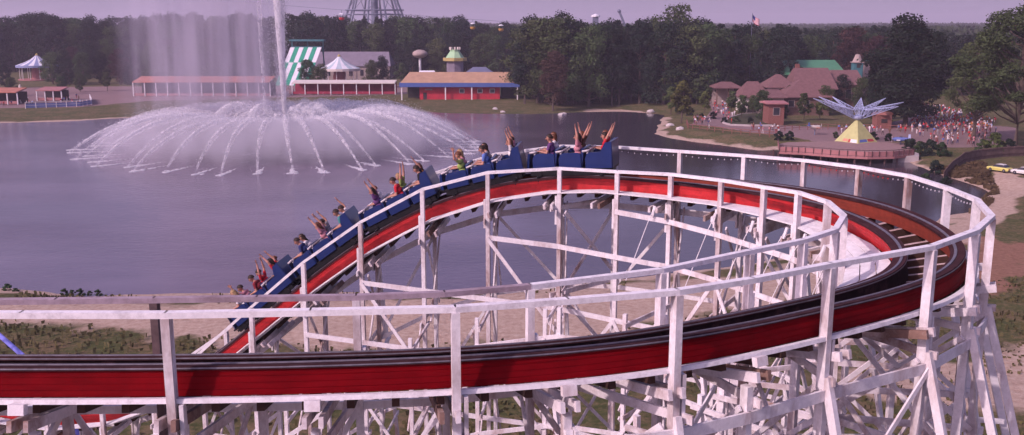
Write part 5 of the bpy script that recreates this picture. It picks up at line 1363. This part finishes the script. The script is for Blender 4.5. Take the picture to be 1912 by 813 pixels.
# front shrubs and small trees along the banks
for px, py, h, k, w_ in [(1366, 212, 7, 'young2', 'in the planting bed, left back'), (1440, 205, 10, 'broad3', 'between the gatehouse and the brown red shed'), (1475, 212, 9, 'broad1', 'right of the brown red shed'), (1510, 206, 8, 'broad2', 'under the hipped cabin eaves, left'), (1530, 225, 6, 'young1', 'on the lawn under the hipped cabin, right'), (1345, 175, 12, 'broad2', 'rising behind the open shelter'), (1405, 168, 11, 'broad3', 'rising behind the arched gatehouse'), (1462, 158, 12, 'broad2', 'between pyramid cabin and the green roof'), (1610, 215, 12, 'broad1', 'at the foot of the oak, left'), (1660, 222, 9, 'broad2', 'behind the brick kiosk'),
                    (1000, 184, 9, 'broad1', 'at the front edge of the wood, right of the red building'), (1012, 190, 12, 'broad3', 'second from the red building on the bank'), (1040, 194, 14, 'broad2', 'leaning over the bank above the water'), (1068, 194, 15, 'broad1', 'pale one at the foot of the wood by the bank'),
                    (1095, 190, 12, 'broad2', 'between bank and wood, left of the sandy point'), (1130, 188, 11, 'broad2', 'directly behind the sandy point'), (1165, 187, 12, 'broad3', 'behind the sandy point, right side'), (1200, 188, 11, 'broad1', 'at the right end of the sandy point'),
                    (1253, 208, 9, 'young1', 'on the grassy point left of the path'), (1272, 226, 12, 'young1', 'at the tip of the grassy point, tallest there'), (1300, 196, 9, 'young2', 'beside the path entrance'), (1315, 212, 7, 'young1', 'small one by the fence of the path'), (1330, 190, 10, 'broad2', 'beside the open shelter'),
                    (1385, 222, 7, 'young2', 'in the planting bed, left'), (1422, 226, 9, 'broad1', 'in the planting bed, right'), (1405, 214, 6, 'young2', 'in the planting bed, back'), (1462, 232, 6, 'young2', 'right of the planting bed'),
                    (1500, 226, 8, 'young2', 'on the lawn below the hipped cabin'), (1540, 215, 9, 'broad3', 'in front of the lodge wing'), (1570, 205, 11, 'broad2', 'right of the lodge below the dark tree'), (1478, 200, 6, 'young1', 'by the brown red shed'),
                    (600, 170, 11, 'broad3', 'left of the teal and white carousel'), (575, 168, 13, 'broad1', 'in front of the giant slide'), (695, 166, 12, 'broad3', 'right of the teal and white carousel'), (715, 164, 13, 'broad2', 'at the right end of the grey hall'), (750, 160, 10, 'young2', 'at the left end of the red building'),
                    (815, 148, 9, 'broad1', 'behind the tan roof'), (800, 142, 11, 'broad2', 'below the white globe tank'), (955, 138, 11, 'broad1', 'behind the right end of the red building'), (925, 142, 14, 'broad2', 'behind the blue grey roofed stand'),
                    (22, 180, 7, 'broad3', 'beside the cream wigwam'), (116, 176, 7, 'broad1', 'right of the blue striped tent'), (150, 172, 8, 'broad1', 'at the end of the promenade railing'), (200, 170, 8, 'young2', 'seen through the left edge of the spray'), (12, 165, 10, 'broad2', 'above the arcade at far left'), (130, 160, 11, 'broad2', 'left of the dull red hall')]:
    p = gp(px, py, 0); put_tree(k, p.x, p.y, h, w_, None)
for i, (px, py, h, k, w_) in enumerate([(1700, 280, 3, 'bush3', 'in the hedge right of the pier, first from the pier'), (1718, 285, 3.2, 'bush1', 'in the hedge right of the pier, second'), (1738, 288, 3.4, 'bush3', 'in the hedge right of the pier, third'), (1757, 292, 3, 'bush1', 'in the hedge right of the pier, last before the stockade'),
                    (1856, 290, 4.6, 'bush2', 'large and bright behind the stockade fence'), (1836, 286, 3, 'bush1', 'left of the bright yellow green one'), (1885, 290, 3.4, 'bush3', 'behind the stockade above the cream car'), (1745, 312, 2.6, 'bush3', 'on the bank below the hedge, left'), (1730, 322, 2.0, 'bush1', 'on the bank below the hedge, near the water'), (1765, 330, 2.0, 'bush3', 'on the bank below the stockade'),
                    (1600, 262, 2.0, 'bush3', 'behind the yellow pyramid, centre'), (1630, 262, 2.0, 'bush1', 'right of the yellow pyramid'), (1660, 264, 1.8, 'bush3', 'left of the blue aeroplane'), (1560, 258, 1.6, 'bush1', 'left of the yellow pyramid'), (1476, 262, 2.2, 'bush3', 'at the pier corner beside the lawn fence'), (1456, 262, 2.2, 'bush3', 'at the pier corner nearest the path'),
                    (1352, 230, 1.6, 'bush3', 'in the planting bed, left corner'), (1375, 230, 1.8, 'bush1', 'in the planting bed, front middle'), (1400, 232, 1.8, 'bush3', 'in the planting bed, front right'), (1436, 228, 2.0, 'bush1', 'in the planting bed, right corner'), (1330, 222, 2, 'bush3', 'beside the path bend'), (1310, 222, 1.8, 'bush1', 'inside the shore fence'),
                    (1265, 205, 2.5, 'bush1', 'on the grassy point, back'), (1290, 212, 2.5, 'bush3', 'on the grassy point beside the fence'), (980, 186, 3, 'bush3', 'at the right end of the red building')]):
    p = gp(px, py, 0); put_tree(k, p.x, p.y, h, w_, 'bushes about the plaza and banks')
for i, (px, py, h) in enumerate([(120, 553, .9), (135, 552, .7), (150, 553, .9), (168, 552, .6), (183, 553, .8), (15, 546, 1.1), (30, 550, .8)]):
    p = gp(px, py, WATER_Z); put_tree('bush1', p.x, p.y, h * .9, 'at the near water edge above the left handrail', 'tufts at the near water edge', WATER_Z)
# the two big trees at right
def big(name, seed, kind, px, py, tpy, n, leaf, m, label, wide=1.0, extra=None):
    p = gp(px, py); h = on_y(px, tpy, p.y).z
    tb, cm = make_tree(seed, kind, h, n, leaf, m); t = thing(name, p, label, 'tree'); t.scale = (wide, wide, 1)
    tm = tb.mesh('trunk'); tm.materials.append(M_BARK)
    for n_, me in (('trunk', tm), ('crown', cm)):
        o = bpy.data.objects.new(n_, me); COL.objects.link(o); o.parent = t
    return t
big('oak_tree', 41, 'broad', 1690, 236, 30, 17000, .36, M_LD, 'big dense dark green oak standing behind the crowd', 1.22)
big('sparse_tree', 52, 'sparse', 1893, 285, 2, 22000, .27, M_LO, 'very tall sparse olive tree with sky showing through, at the right edge', 1.12)
big('sparse_tree', 57, 'sparse', 1818, 262, 62, 9000, .27, M_LO, 'lower loose olive tree between the dark oak and the tallest one', .95)
big('oak_tree', 43, 'broad', 1960, 262, 40, 6000, .40, M_LG, 'green tree just past the right edge', 1.0)
big('oak_tree', 44, 'broad', 1640, 232, 118, 5000, .34, M_LD, 'lower dark tree in front of the oak on its left side', 1.0)
# far woods: one mass reaching to the horizon
rs = np.random.RandomState(5); n = 60000
Yf = 600 * (4100 / 600) ** rs.uniform(0, 1, n); Xf = rs.uniform(-.62, .62, n) * Yf
hh = 15 + 6 * vnoise(Xf, Yf, 60, 8) + 5 * vnoise(Xf, Yf, 300, 9) + 4; zf = hh * rs.uniform(.55, 1.0, n) ** .35
s = (.9 + Yf / 800) * rs.uniform(.6, 1.3, n)
P = np.stack([Xf, Yf, zf], 1); nr = rs.normal(size=(n, 3)) * .6; nr[:, 2] += .5; nr[:, 1] -= .5; nr /= np.linalg.norm(nr, axis=1)[:, None]
a = np.cross(nr, rs.normal(size=(n, 3))); a /= np.linalg.norm(a, axis=1)[:, None]; b_ = np.cross(nr, a); s = s[:, None]
V = np.stack([P - a * s, P - b_ * s * .7, P + a * s, P + b_ * s * .8], 1).reshape(-1, 3)
me = mk_leaf_mesh('far_woods', V, np.arange(4 * n).reshape(-1, 4), M_FARW); o = bpy.data.objects.new('far_woods', me); COL.objects.link(o); tag(o, 'hazy far woods stretching to the horizon', kind='stuff')
b = MB(); gxs = np.linspace(-2600, 2600, 70); gys = 590 * (4150 / 590) ** np.linspace(0, 1, 40)
XX, YY = np.meshgrid(gxs, gys); XX = XX * (YY / 4150 * .9 + .12); ZZ = 11 + 5 * vnoise(XX, YY, 60, 8) + 5 * vnoise(XX, YY, 300, 9); ZZ[0, :] = -1
idx = np.arange(XX.size).reshape(XX.shape); q = np.stack([idx[:-1, :-1], idx[:-1, 1:], idx[1:, 1:], idx[1:, :-1]], -1).reshape(-1, 4)
me = mk_leaf_mesh('wood_canopy', np.stack([XX.ravel(), YY.ravel(), ZZ.ravel()], 1), q, M_FARW); o = bpy.data.objects.new('far_wood_canopy', me); COL.objects.link(o); tag(o, 'closed dark canopy of the far woods', kind='stuff')
# rough grass and weeds on the near shore
rs = np.random.RandomState(9); n = 26000; X = rs.uniform(-75, 75, n); Y = rs.uniform(35, 101, n)
s_ = sdist(X, Y, LAKE); bd = sdist(X, Y, BEACH); keep = (s_ > .5) & (bd > -2 + 3 * rs.rand(n)) & (vnoise(X, Y, 5, 11) > .42); X = X[keep]; Y = Y[keep]; n = len(X)
Z_ = terrain(X, Y); h = rs.uniform(.12, .42, n) * (.5 + vnoise(X, Y, 7, 12)); an = rs.uniform(0, 6.28, n); dx = np.cos(an) * .10; dy = np.sin(an) * .10
V = np.stack([np.stack([X - dx, Y - dy, Z_ - .05], 1), np.stack([X + dx, Y + dy, Z_ - .05], 1), np.stack([X + dx * 1.5 + rs.uniform(-.1, .1, n), Y + dy * 1.5, Z_ + h], 1), np.stack([X - dx * 1.2 + rs.uniform(-.1, .1, n), Y - dy, Z_ + h * .9], 1)], 1).reshape(-1, 3)
M_WEED = leaf_mat('dry_weeds', (0.115, 0.10, 0.045), .5, 0)
me = mk_leaf_mesh('weeds', V, np.arange(4 * n).reshape(-1, 4), M_WEED); o = bpy.data.objects.new('weeds', me); COL.objects.link(o); tag(o, 'rough dry weeds over the near shore', kind='stuff')

# reddish scrub on the bank between the stockade, the road and the lake
rs = np.random.RandomState(19); SCR = poly_px([(1690, 322), (1740, 306), (1800, 312), (1835, 305), (1850, 325), (1866, 350), (1850, 372), (1800, 392), (1836, 356), (1790, 338), (1720, 318)], 0)
sx0 = min(p[0] for p in SCR); sx1 = max(p[0] for p in SCR); sy0 = min(p[1] for p in SCR); sy1 = max(p[1] for p in SCR)
n = 26000; X = rs.uniform(sx0, sx1, n); Y = rs.uniform(sy0, sy1, n); keep = (sdist(X, Y, SCR) < 0) & (lake_sd(X, Y) > .4) & (vnoise(X, Y, 4, 21) > .30); X = X[keep]; Y = Y[keep]; n = len(X)
Z_ = terrain(X, Y); h = rs.uniform(.25, .8, n) * (.4 + vnoise(X, Y, 5, 22)); an = rs.uniform(0, 6.28, n); dx = np.cos(an) * .22; dy = np.sin(an) * .22
V = np.stack([np.stack([X - dx, Y - dy, Z_ - .05], 1), np.stack([X + dx, Y + dy, Z_ - .05], 1), np.stack([X + dx * 1.4 + rs.uniform(-.2, .2, n), Y + dy * 1.4, Z_ + h], 1), np.stack([X - dx * 1.1 + rs.uniform(-.2, .2, n), Y - dy, Z_ + h * .8], 1)], 1).reshape(-1, 3)
me = mk_leaf_mesh('scrub', V, np.arange(4 * n).reshape(-1, 4), leaf_mat('reddish_scrub', (0.105, 0.070, 0.038), .6, 0)); o = bpy.data.objects.new('scrub', me); COL.objects.link(o); tag(o, 'reddish brown scrub on the bank beside the dirt road', kind='stuff')
# ------------------------------------------------------------ people
SK = mat('skin', (0.45, 0.22, 0.16), .55, .06, 6)
M_HAIRS = [mat('dark_brown_hair', (0.025, 0.014, 0.010), .6, .2, 20), mat('auburn_hair', (0.11, 0.04, 0.02), .6, .2, 20), mat('fair_hair', (0.28, 0.18, 0.09), .6, .2, 20)]
CLO = {n: mat(n + '_cloth', c, .9, .12, 12) for n, c in dict(red=(.50, .02, .035), white=(.66, .60, .62), navy=(.03, .04, .13), pink=(.52, .22, .26), green=(.28, .36, .10), blue=(.10, .16, .42), purple=(.13, .05, .16),
       black=(.02, .018, .022), orange=(.50, .17, .04), teal=(.06, .22, .22), yellow=(.55, .45, .12), maroon=(.20, .02, .03), grey=(.22, .20, .22), brown=(.15, .08, .05), lightblue=(.34, .42, .60)).items()}
def remesh_body(name, caps, voxel, hair=None):
    """caps: (p, q, rp, rq, label) -> one continuous remeshed surface with a material index per face"""
    mb = MB()
    for p, q, rp, rq, lb in caps:
        p = Vector(p); q = Vector(q); d = q - p
        if d.length < 1e-5: mb.sphere(p, rp, 14, 10); continue
        t = d.normalized(); pts_, rad = [], []
        for k in range(5):
            a = math.pi / 2 * k / 4; pts_.append(p - t * rp * math.cos(a)); rad.append(max(.001, rp * math.sin(a)))
        for k in range(1, 5):
            a = math.pi / 2 * k / 4; pts_.append(q + t * rq * math.sin(a)); rad.append(max(.001, rq * math.cos(a)))
        mb.tube(pts_, rad, 12)
    me = mb.mesh(name); o = bpy.data.objects.new(name, me); COL.objects.link(o)
    md = o.modifiers.new('r', 'REMESH'); md.mode = 'VOXEL'; md.voxel_size = voxel
    sm = o.modifiers.new('s', 'SMOOTH'); sm.iterations = 3 if voxel > .02 else 2; sm.factor = .4
    bpy.context.view_layer.update(); dg = bpy.context.evaluated_depsgraph_get()
    m2 = bpy.data.meshes.new_from_object(o.evaluated_get(dg)); bpy.data.objects.remove(o); bpy.data.meshes.remove(me); m2.name = name
    n = len(m2.polygons); ce = np.empty(n * 3); m2.polygons.foreach_get('center', ce); ce = ce.reshape(-1, 3)
    best = np.full(n, 1e9); lab = np.zeros(n, np.int32)
    for p, q, rp, rq, lb in caps:
        p = np.array(p, float); q = np.array(q, float); e = q - p; l2 = e @ e + 1e-12
        t = np.clip(((ce - p) @ e) / l2, 0, 1); d = np.linalg.norm(ce - p - t[:, None] * e, axis=1) - (rp + (rq - rp) * t)
        w_ = d < best; best[w_] = d[w_]; lab[w_] = lb
    m2.polygons.foreach_set('material_index', lab); m2.polygons.foreach_set('use_smooth', [True] * n)
    for m_ in (SK, CLO['white'], CLO['navy'], CLO['black']): m2.materials.append(m_)
    m2.update(); return m2
# labels: 0 skin, 1 top, 2 trousers, 3 shoes/hair
def V3(*a): return Vector(a)
def hand(caps, wrist, dirv, side, curl):
    d = dirv.normalized(); s = side.normalized(); n = d.cross(s)
    pc = wrist + d * .075; caps.append((wrist, wrist + d * .03, .024, .028, 0)); caps.append((wrist + d * .03 - s * .014, pc - s * .022, .019, .018, 0)); caps.append((wrist + d * .03 + s * .014, pc + s * .022, .019, .018, 0))
    for k, (o_, L_) in enumerate(((-.036, .066), (-.012, .078), (.012, .073), (.036, .058))):
        b0 = pc + s * o_; dd = (d + s * (o_ * 6)).normalized(); m1 = b0 + dd * L_ * .55; e1 = m1 + (dd * (1 - curl) + n * curl).normalized() * L_ * .5
        caps.append((b0, m1, .0105, .010, 0)); caps.append((m1, e1, .010, .009, 0))
    tb = wrist + d * .035 - s * .035; caps.append((tb, tb + (d * .7 - s * .7) * .055, .012, .010, 0))
def rider_caps(arms, lean=0.0, sc=1.0, turn=0.0):
    c = []; L_ = lambda x, y, z: V3((x + lean * z * .5) * sc, y * sc, z * sc)
    c += [(L_(0, -.08, .09), L_(0, .08, .09), .13, .13, 2), (L_(0, -.05, .2), L_(0, .05, .2), .125, .125, 1), (L_(.01, -.07, .36), L_(.01, .07, .36), .125, .125, 1), (L_(0, -.15, .50), L_(0, .15, .50), .075, .075, 1),
          (L_(0, 0, .50), L_(.015, 0, .62), .058, .05, 0), (L_(.02, 0, .735), L_(.035, 0, .69), .098, .078, 0), (L_(.05, 0, .645), L_(.055, 0, .65), .052, .05, 0)]
    hx, hy = math.cos(turn), math.sin(turn); hc = L_(.03, 0, .70)
    c += [(hc + V3(hx * .09, hy * .09, .01) * sc, hc + V3(hx * .115, hy * .115, -.015) * sc, .012, .016, 0), (hc + V3(-hy * .095, hx * .095, 0) * sc, hc + V3(-hy * .1, hx * .1, .02) * sc, .016, .018, 0), (hc + V3(hy * .095, -hx * .095, 0) * sc, hc + V3(hy * .1, -hx * .1, .02) * sc, .016, .018, 0)]
    for s in (-1, 1):
        c += [(L_(.02, s * .10, .08), L_(.40, s * .12, .12), .088, .062, 2), (L_(.40, s * .12, .12), L_(.50, s * .12, -.22), .058, .040, 2), (L_(.50, s * .12, -.24), L_(.62, s * .12, -.26), .04, .035, 3)]
        sh = L_(0, s * .19, .50)
        a = arms[0] if s < 0 else arms[1]
        if a == 'up': el, wr, dd, sd_, cu = L_(-.03, s * .27, .76), L_(.02, s * .24, 1.00), V3(.1, s * .05, 1), V3(0, s, 0), .25
        elif a == 'back': el, wr, dd, sd_, cu = L_(-.12, s * .26, .74), L_(-.22, s * .22, .97), V3(-.35, 0, 1), V3(0, s, 0), .25
        elif a == 'wave': el, wr, dd, sd_, cu = L_(.10, s * .36, .66), L_(.06, s * .42, .90), V3(0, s * .3, 1), V3(1, 0, 0), .2
        else: el, wr, dd, sd_, cu = L_(.10, s * .24, .27), L_(.34, s * .15, .31), V3(1, 0, .05), V3(0, s, 0), .85
        c += [(sh, sh.lerp(el, .55), .062, .052, 1), (sh.lerp(el, .5), el, .047, .040, 0), (el, wr, .040, .026, 0)]; hand(c, wr, dd, sd_, cu)
    return c
def hair_mesh(name, long, m):
    mb = MB(); n, mm = 18, 9; vs, fs = [], []
    for i in range(mm):
        for k in range(n):
            a = 2 * math.pi * k / n; front = math.cos(a); lim = (1.15 + (.62 if not long else 1.25) * (1 - front) / 2 * 1.25); th = lim * i / (mm - 1)
            r = .112 + (.014 * math.sin(3 * a + 2 * i) if long else .004 * math.sin(5 * a)); z = math.cos(min(th, 2.0)) * r * 1.05 - max(0, th - 2.0) * .22
            rr_ = math.sin(min(th, 1.9)) * r; vs.append((.022 + rr_ * front * 1.0 - .012, rr_ * math.sin(a) * .92, .725 + z))
    for i in range(mm - 1):
        for k in range(n): k2 = (k + 1) % n; fs.append((i * n + k, i * n + k2, (i + 1) * n + k2, (i + 1) * n + k))
    mb.add(vs, fs); me = mb.mesh(name); me.materials.append(m); me.polygons.foreach_set('use_smooth', [True] * len(me.polygons)); return me
POSES = {k: remesh_body('person', rider_caps(*a), .0105) for k, a in dict(up=(('up', 'up'), -.05), back=(('back', 'back'), -.12), hold=(('hold', 'hold'), .12), wave=(('hold', 'wave'), 0), one=(('up', 'hold'), .02)).items()}
HAIR = {(l_, i): hair_mesh('hair', l_, M_HAIRS[i]) for l_ in (0, 1) for i in range(3)}
eb = MB()
for s in (-1, 1): eb.sphere((.118, s * .034, .722), .011, 8, 6)
eye_me = eb.mesh('eyes'); eye_me.materials.append(M_DARK)
mb_ = MB(); mb_.box((.121, 0, .668), (.012, .040, .012)); mouth_me = mb_.mesh('mouth'); mouth_me.materials.append(CLO['maroon'])
RID = [  # car, row (0 rear), side (+1 near the camera), pose, shirt, trousers, long hair, hair colour, label
    (0, 0, 1, 'back', 'red', 'navy', 0, 0, 'rider in bright red shirt with both arms thrown up, last row of the last car'), (0, 0, -1, 'hold', 'maroon', 'navy', 1, 1, 'rider in maroon shirt beside the red shirted one, last row'),
    (0, 1, 1, 'up', 'pink', 'navy', 1, 0, 'rider in pink shirt with arms up, middle row of the last car'), (0, 1, -1, 'back', 'brown', 'black', 0, 1, 'rider in brown shirt raising arms, far side of the last car middle row'),
    (0, 2, 1, 'hold', 'purple', 'black', 0, 0, 'rider in dark purple shirt, front row of the last car, near side'), (0, 2, -1, 'hold', 'white', 'navy', 1, 1, 'rider in white shirt, front row of the last car, far side'),
    (1, 0, 1, 'up', 'white', 'navy', 1, 1, 'rider in white shirt with raised arms, rear row of the second car from the top'), (1, 0, -1, 'up', 'pink', 'black', 0, 0, 'rider in pink shirt with raised arms, second car from the top'),
    (1, 1, 1, 'hold', 'blue', 'navy', 0, 0, 'rider in blue shirt holding the bar, middle of the second car from the top'), (1, 1, -1, 'hold', 'grey', 'navy', 1, 0, 'rider in grey shirt, middle row of the second car from the top'),
    (1, 2, 1, 'wave', 'green', 'navy', 0, 1, 'rider in yellow green shirt waving, front row of the second car from the top'), (1, 2, -1, 'hold', 'pink', 'navy', 1, 2, 'fair haired rider in pink beside the green shirted one'),
    (2, 0, 1, 'one', 'black', 'black', 0, 0, 'rider in black shirt with one arm up, rear row of the middle car'), (2, 0, -1, 'hold', 'orange', 'navy', 1, 1, 'rider in orange shirt, rear row of the middle car'),
    (2, 1, 1, 'hold', 'red', 'navy', 0, 0, 'rider in red shirt holding on, middle row of the middle car'), (2, 2, 1, 'up', 'purple', 'black', 1, 0, 'rider in purple shirt with both arms up, front row of the middle car'), (2, 2, -1, 'hold', 'white', 'navy', 0, 1, 'rider in white shirt, far side front row of the middle car'),
    (3, 0, 1, 'hold', 'teal', 'navy', 0, 0, 'rider in teal shirt, rear row of the second car from the bottom'), (3, 0, -1, 'one', 'white', 'navy', 0, 0, 'rider in white shirt with one raised arm, second car from the bottom'),
    (3, 1, 1, 'up', 'pink', 'black', 1, 1, 'rider in pink shirt with both arms up, second car from the bottom'), (3, 2, 1, 'hold', 'navy', 'black', 0, 0, 'rider in navy shirt, front row of the second car from the bottom'),
    (4, 0, 1, 'up', 'red', 'maroon', 1, 0, 'rider in red shirt with arms up, lowest car of the train'), (4, 1, 1, 'hold', 'maroon', 'black', 0, 0, 'rider in maroon shirt crouched forward, lowest car'),
    (4, 1, -1, 'back', 'red', 'navy', 0, 0, 'rider in red shirt on the far side of the lowest car'), (4, 2, 1, 'hold', 'white', 'navy', 1, 2, 'fair haired rider in white at the very front of the train')]
RID += [(2, 1, -1, 'back', 'green', 'navy', 1, 2, 'fair haired rider in green with arms thrown back, middle car'), (3, 1, -1, 'up', 'grey', 'navy', 0, 0, 'rider in grey shirt with arms up, far side, second car from the bottom'),
    (3, 2, -1, 'hold', 'white', 'black', 1, 0, 'long haired rider in white, far side front row, second car from bottom'), (4, 0, -1, 'hold', 'black', 'navy', 0, 1, 'auburn haired rider in black, far side rear row of the lowest car'),
    (4, 2, -1, 'wave', 'pink', 'navy', 0, 0, 'waving rider in pink at the front of the train, far side')]
for ci, row_, sd_, pose, top_, bot_, lg, hc, lab in RID:
    c_, Mx = CARS[ci]; x0 = -1.22 + row_ * .84
    M4 = Mx @ Matrix.Translation((x0 + .14, .27 * sd_, .48))
    e = bpy.data.objects.new('person', None); COL.objects.link(e); e.matrix_world = M4; e.matrix_basis = M4; tag(e, lab, 'person', 'riders in the roller coaster train')
    bo = bpy.data.objects.new('body', POSES[pose]); COL.objects.link(bo); bo.parent = e
    for i, m_ in enumerate((SK, CLO[top_], CLO[bot_], CLO['black'])):
        bo.material_slots[i].link = 'OBJECT'; bo.material_slots[i].material = m_
    ln = {'up': -.05, 'back': -.12, 'hold': .12, 'wave': 0, 'one': .02}[pose]
    for n_, me_ in (('hair', HAIR[(lg, hc)]), ('eyes', eye_me), ('mouth', mouth_me)):
        o = bpy.data.objects.new(n_, me_); COL.objects.link(o); o.parent = e; o.location = (ln * .72 * .5, 0, 0)
# people on foot, small and far away
def walker_caps(step, arm):
    c = [((0, -.06, .98), (0, .06, .98), .13, .13, 2), ((0, -.05, 1.15), (0, .05, 1.15), .125, .125, 1), ((0, -.1, 1.34), (0, .1, 1.34), .12, .12, 1), ((0, 0, 1.42), (0, 0, 1.55), .06, .055, 0), ((.01, 0, 1.66), (.02, 0, 1.63), .105, .085, 0), ((-.03, 0, 1.70), (-.03, 0, 1.66), .112, .10, 3)]
    for s in (-1, 1):
        c += [((0, s * .09, .95), (step * s * .18, s * .10, .52), .095, .065, 2), ((step * s * .18, s * .10, .52), (step * s * .26 - .04, s * .10, .10), .06, .045, 2), ((step * s * .26 - .04, s * .10, .06), (step * s * .26 + .10, s * .11, .05), .05, .045, 3)]
        ex = -step * s * .12 + (.1 if arm and s > 0 else 0); ez = 1.12 if not (arm and s > 0) else 1.15
        c += [((0, s * .2, 1.38), (ex, s * .25, ez), .058, .045, 1), ((ex, s * .25, ez), (ex + (.2 if arm and s > 0 else .05), s * .23, .88 if not (arm and s > 0) else 1.22), .042, .04, 0)]
    return c
WALK = [remesh_body('person', walker_caps(a, b_), .034) for a, b_ in ((0, 0), (1, 0), (-.8, 1), (.5, 1))]
rp = random.Random(33); TOPS = ['white', 'red', 'pink', 'blue', 'navy', 'white', 'red', 'pink', 'lightblue', 'brown', 'maroon', 'white', 'pink', 'grey']
NAMEC = {'navy': 'navy', 'lightblue': 'light blue'}
taken = []
def crowd(poly, n, where, group, zf=None, dmin=.75):
    P = [tuple(gp(x, y).xy) for x, y in poly]; bx = [p[0] for p in P]; by = [p[1] for p in P]; k = tries = 0
    while k < n and tries < 9000:
        tries += 1; x = rp.uniform(min(bx), max(bx)); y = rp.uniform(min(by), max(by))
        if float(sdist(np.array([x]), np.array([y]), P)[0]) > 0 or any((x - a) ** 2 + (y - b_) ** 2 < dmin ** 2 for a, b_ in taken): continue
        taken.append((x, y)); top_ = rp.choice(TOPS); bt = rp.choice(['navy', 'black', 'brown', 'white', 'grey', 'maroon'])
        o = bpy.data.objects.new('person', rp.choice(WALK)); COL.objects.link(o)
        o.location = (x, y, ground_z(x, y) if zf is None else zf); o.rotation_euler = (0, 0, rp.uniform(0, 6.28)); s = rp.uniform(.98, 1.12); o.scale = (s, s, s)
        for i, m_ in enumerate((SK, CLO[top_], CLO[bt], M_HAIRS[rp.randrange(3)])):
            o.material_slots[i].link = 'OBJECT'; o.material_slots[i].material = m_
        tag(o, 'person in %s top and %s trousers %s' % (NAMEC.get(top_, top_), bt, where), 'person', group); k += 1
crowd([(1703, 228), (1760, 222), (1850, 232), (1858, 262), (1852, 276), (1740, 270), (1700, 246)], 148, 'in the crowd under the big trees', 'people in the crowd under the big trees')
crowd([(1700, 205), (1750, 202), (1752, 226), (1702, 228)], 40, 'at the back of the crowd', 'people at the back of the crowd')
crowd([(1640, 244), (1700, 240), (1700, 250), (1640, 252)], 9, 'by the brick kiosk', 'people by the brick kiosk')
crowd([(1324, 194), (1346, 190), (1384, 226), (1384, 238), (1340, 225)], 30, 'walking on the path from the shelter', 'people on the path from the shelter')
crowd([(1290, 232), (1300, 222), (1340, 232), (1335, 244)], 16, 'by the shore fence', 'people by the shore fence')
crowd([(1390, 240), (1450, 238), (1456, 254), (1395, 250)], 12, 'on the plaza beside the planting bed', 'people on the plaza beside the planting bed')
crowd([(1560, 243), (1640, 244), (1640, 252), (1560, 250)], 10, 'behind the yellow pyramid', 'people behind the yellow pyramid')
crowd([(548, 175), (735, 172.5), (735, 170), (548, 172)], 18, 'in the pavilion before the carousel', 'people in the pavilion before the carousel')
crowd([(2, 200), (48, 198), (150, 194), (150, 184), (0, 188)], 24, 'on the promenade at far left', 'people on the promenade at far left')

# the rest of the crowd, past the three hundred nearest: one mass
def crowd_mass(poly, n):
    P = [tuple(gp(x, y).xy) for x, y in poly]; bx = [p[0] for p in P]; by = [p[1] for p in P]; VV, FF, MM = [], [], []; off = 0; k = tries = 0
    ms = [CLO[c] for c in ('red', 'white', 'pink', 'navy', 'lightblue', 'maroon', 'brown', 'orange')] + [SK, M_HAIRS[0]]; arr = []
    for w_ in WALK:
        v = np.empty(len(w_.vertices) * 3); w_.vertices.foreach_get('co', v); arr.append((v.reshape(-1, 3), [tuple(p.vertices) for p in w_.polygons], [p.material_index for p in w_.polygons]))
    while k < n and tries < 9000:
        tries += 1; x = rp.uniform(min(bx), max(bx)); y = rp.uniform(min(by), max(by))
        if float(sdist(np.array([x]), np.array([y]), P)[0]) > 0 or any((x - a) ** 2 + (y - b_) ** 2 < .36 for a, b_ in taken): continue
        taken.append((x, y)); v, f, m = rp.choice(arr); a = rp.uniform(0, 6.28); c, s = math.cos(a), math.sin(a); z = ground_z(x, y)
        VV.append(np.stack([v[:, 0] * c - v[:, 1] * s + x, v[:, 0] * s + v[:, 1] * c + y, v[:, 2] * 1.05 + z], 1)); FF += [tuple(i + off for i in q) for q in f]; off += len(v)
        t_, b_ = rp.choice([0, 0, 1, 1, 1, 2, 4, 5, 7]), rp.choice([3, 5, 6, 3, 1]); MM += [(8, t_, b_, 9)[i] for i in m]; k += 1
    me = bpy.data.meshes.new('crowd'); me.from_pydata(np.concatenate(VV).tolist(), [], FF)
    for m_ in ms: me.materials.append(m_)
    me.polygons.foreach_set('material_index', MM); o = bpy.data.objects.new('crowd', me); COL.objects.link(o); tag(o, 'rest of the dense crowd under the big trees at right', 'crowd', kind='stuff')
crowd_mass([(1700, 200), (1765, 202), (1860, 228), (1862, 250), (1780, 246), (1700, 238)], 170)
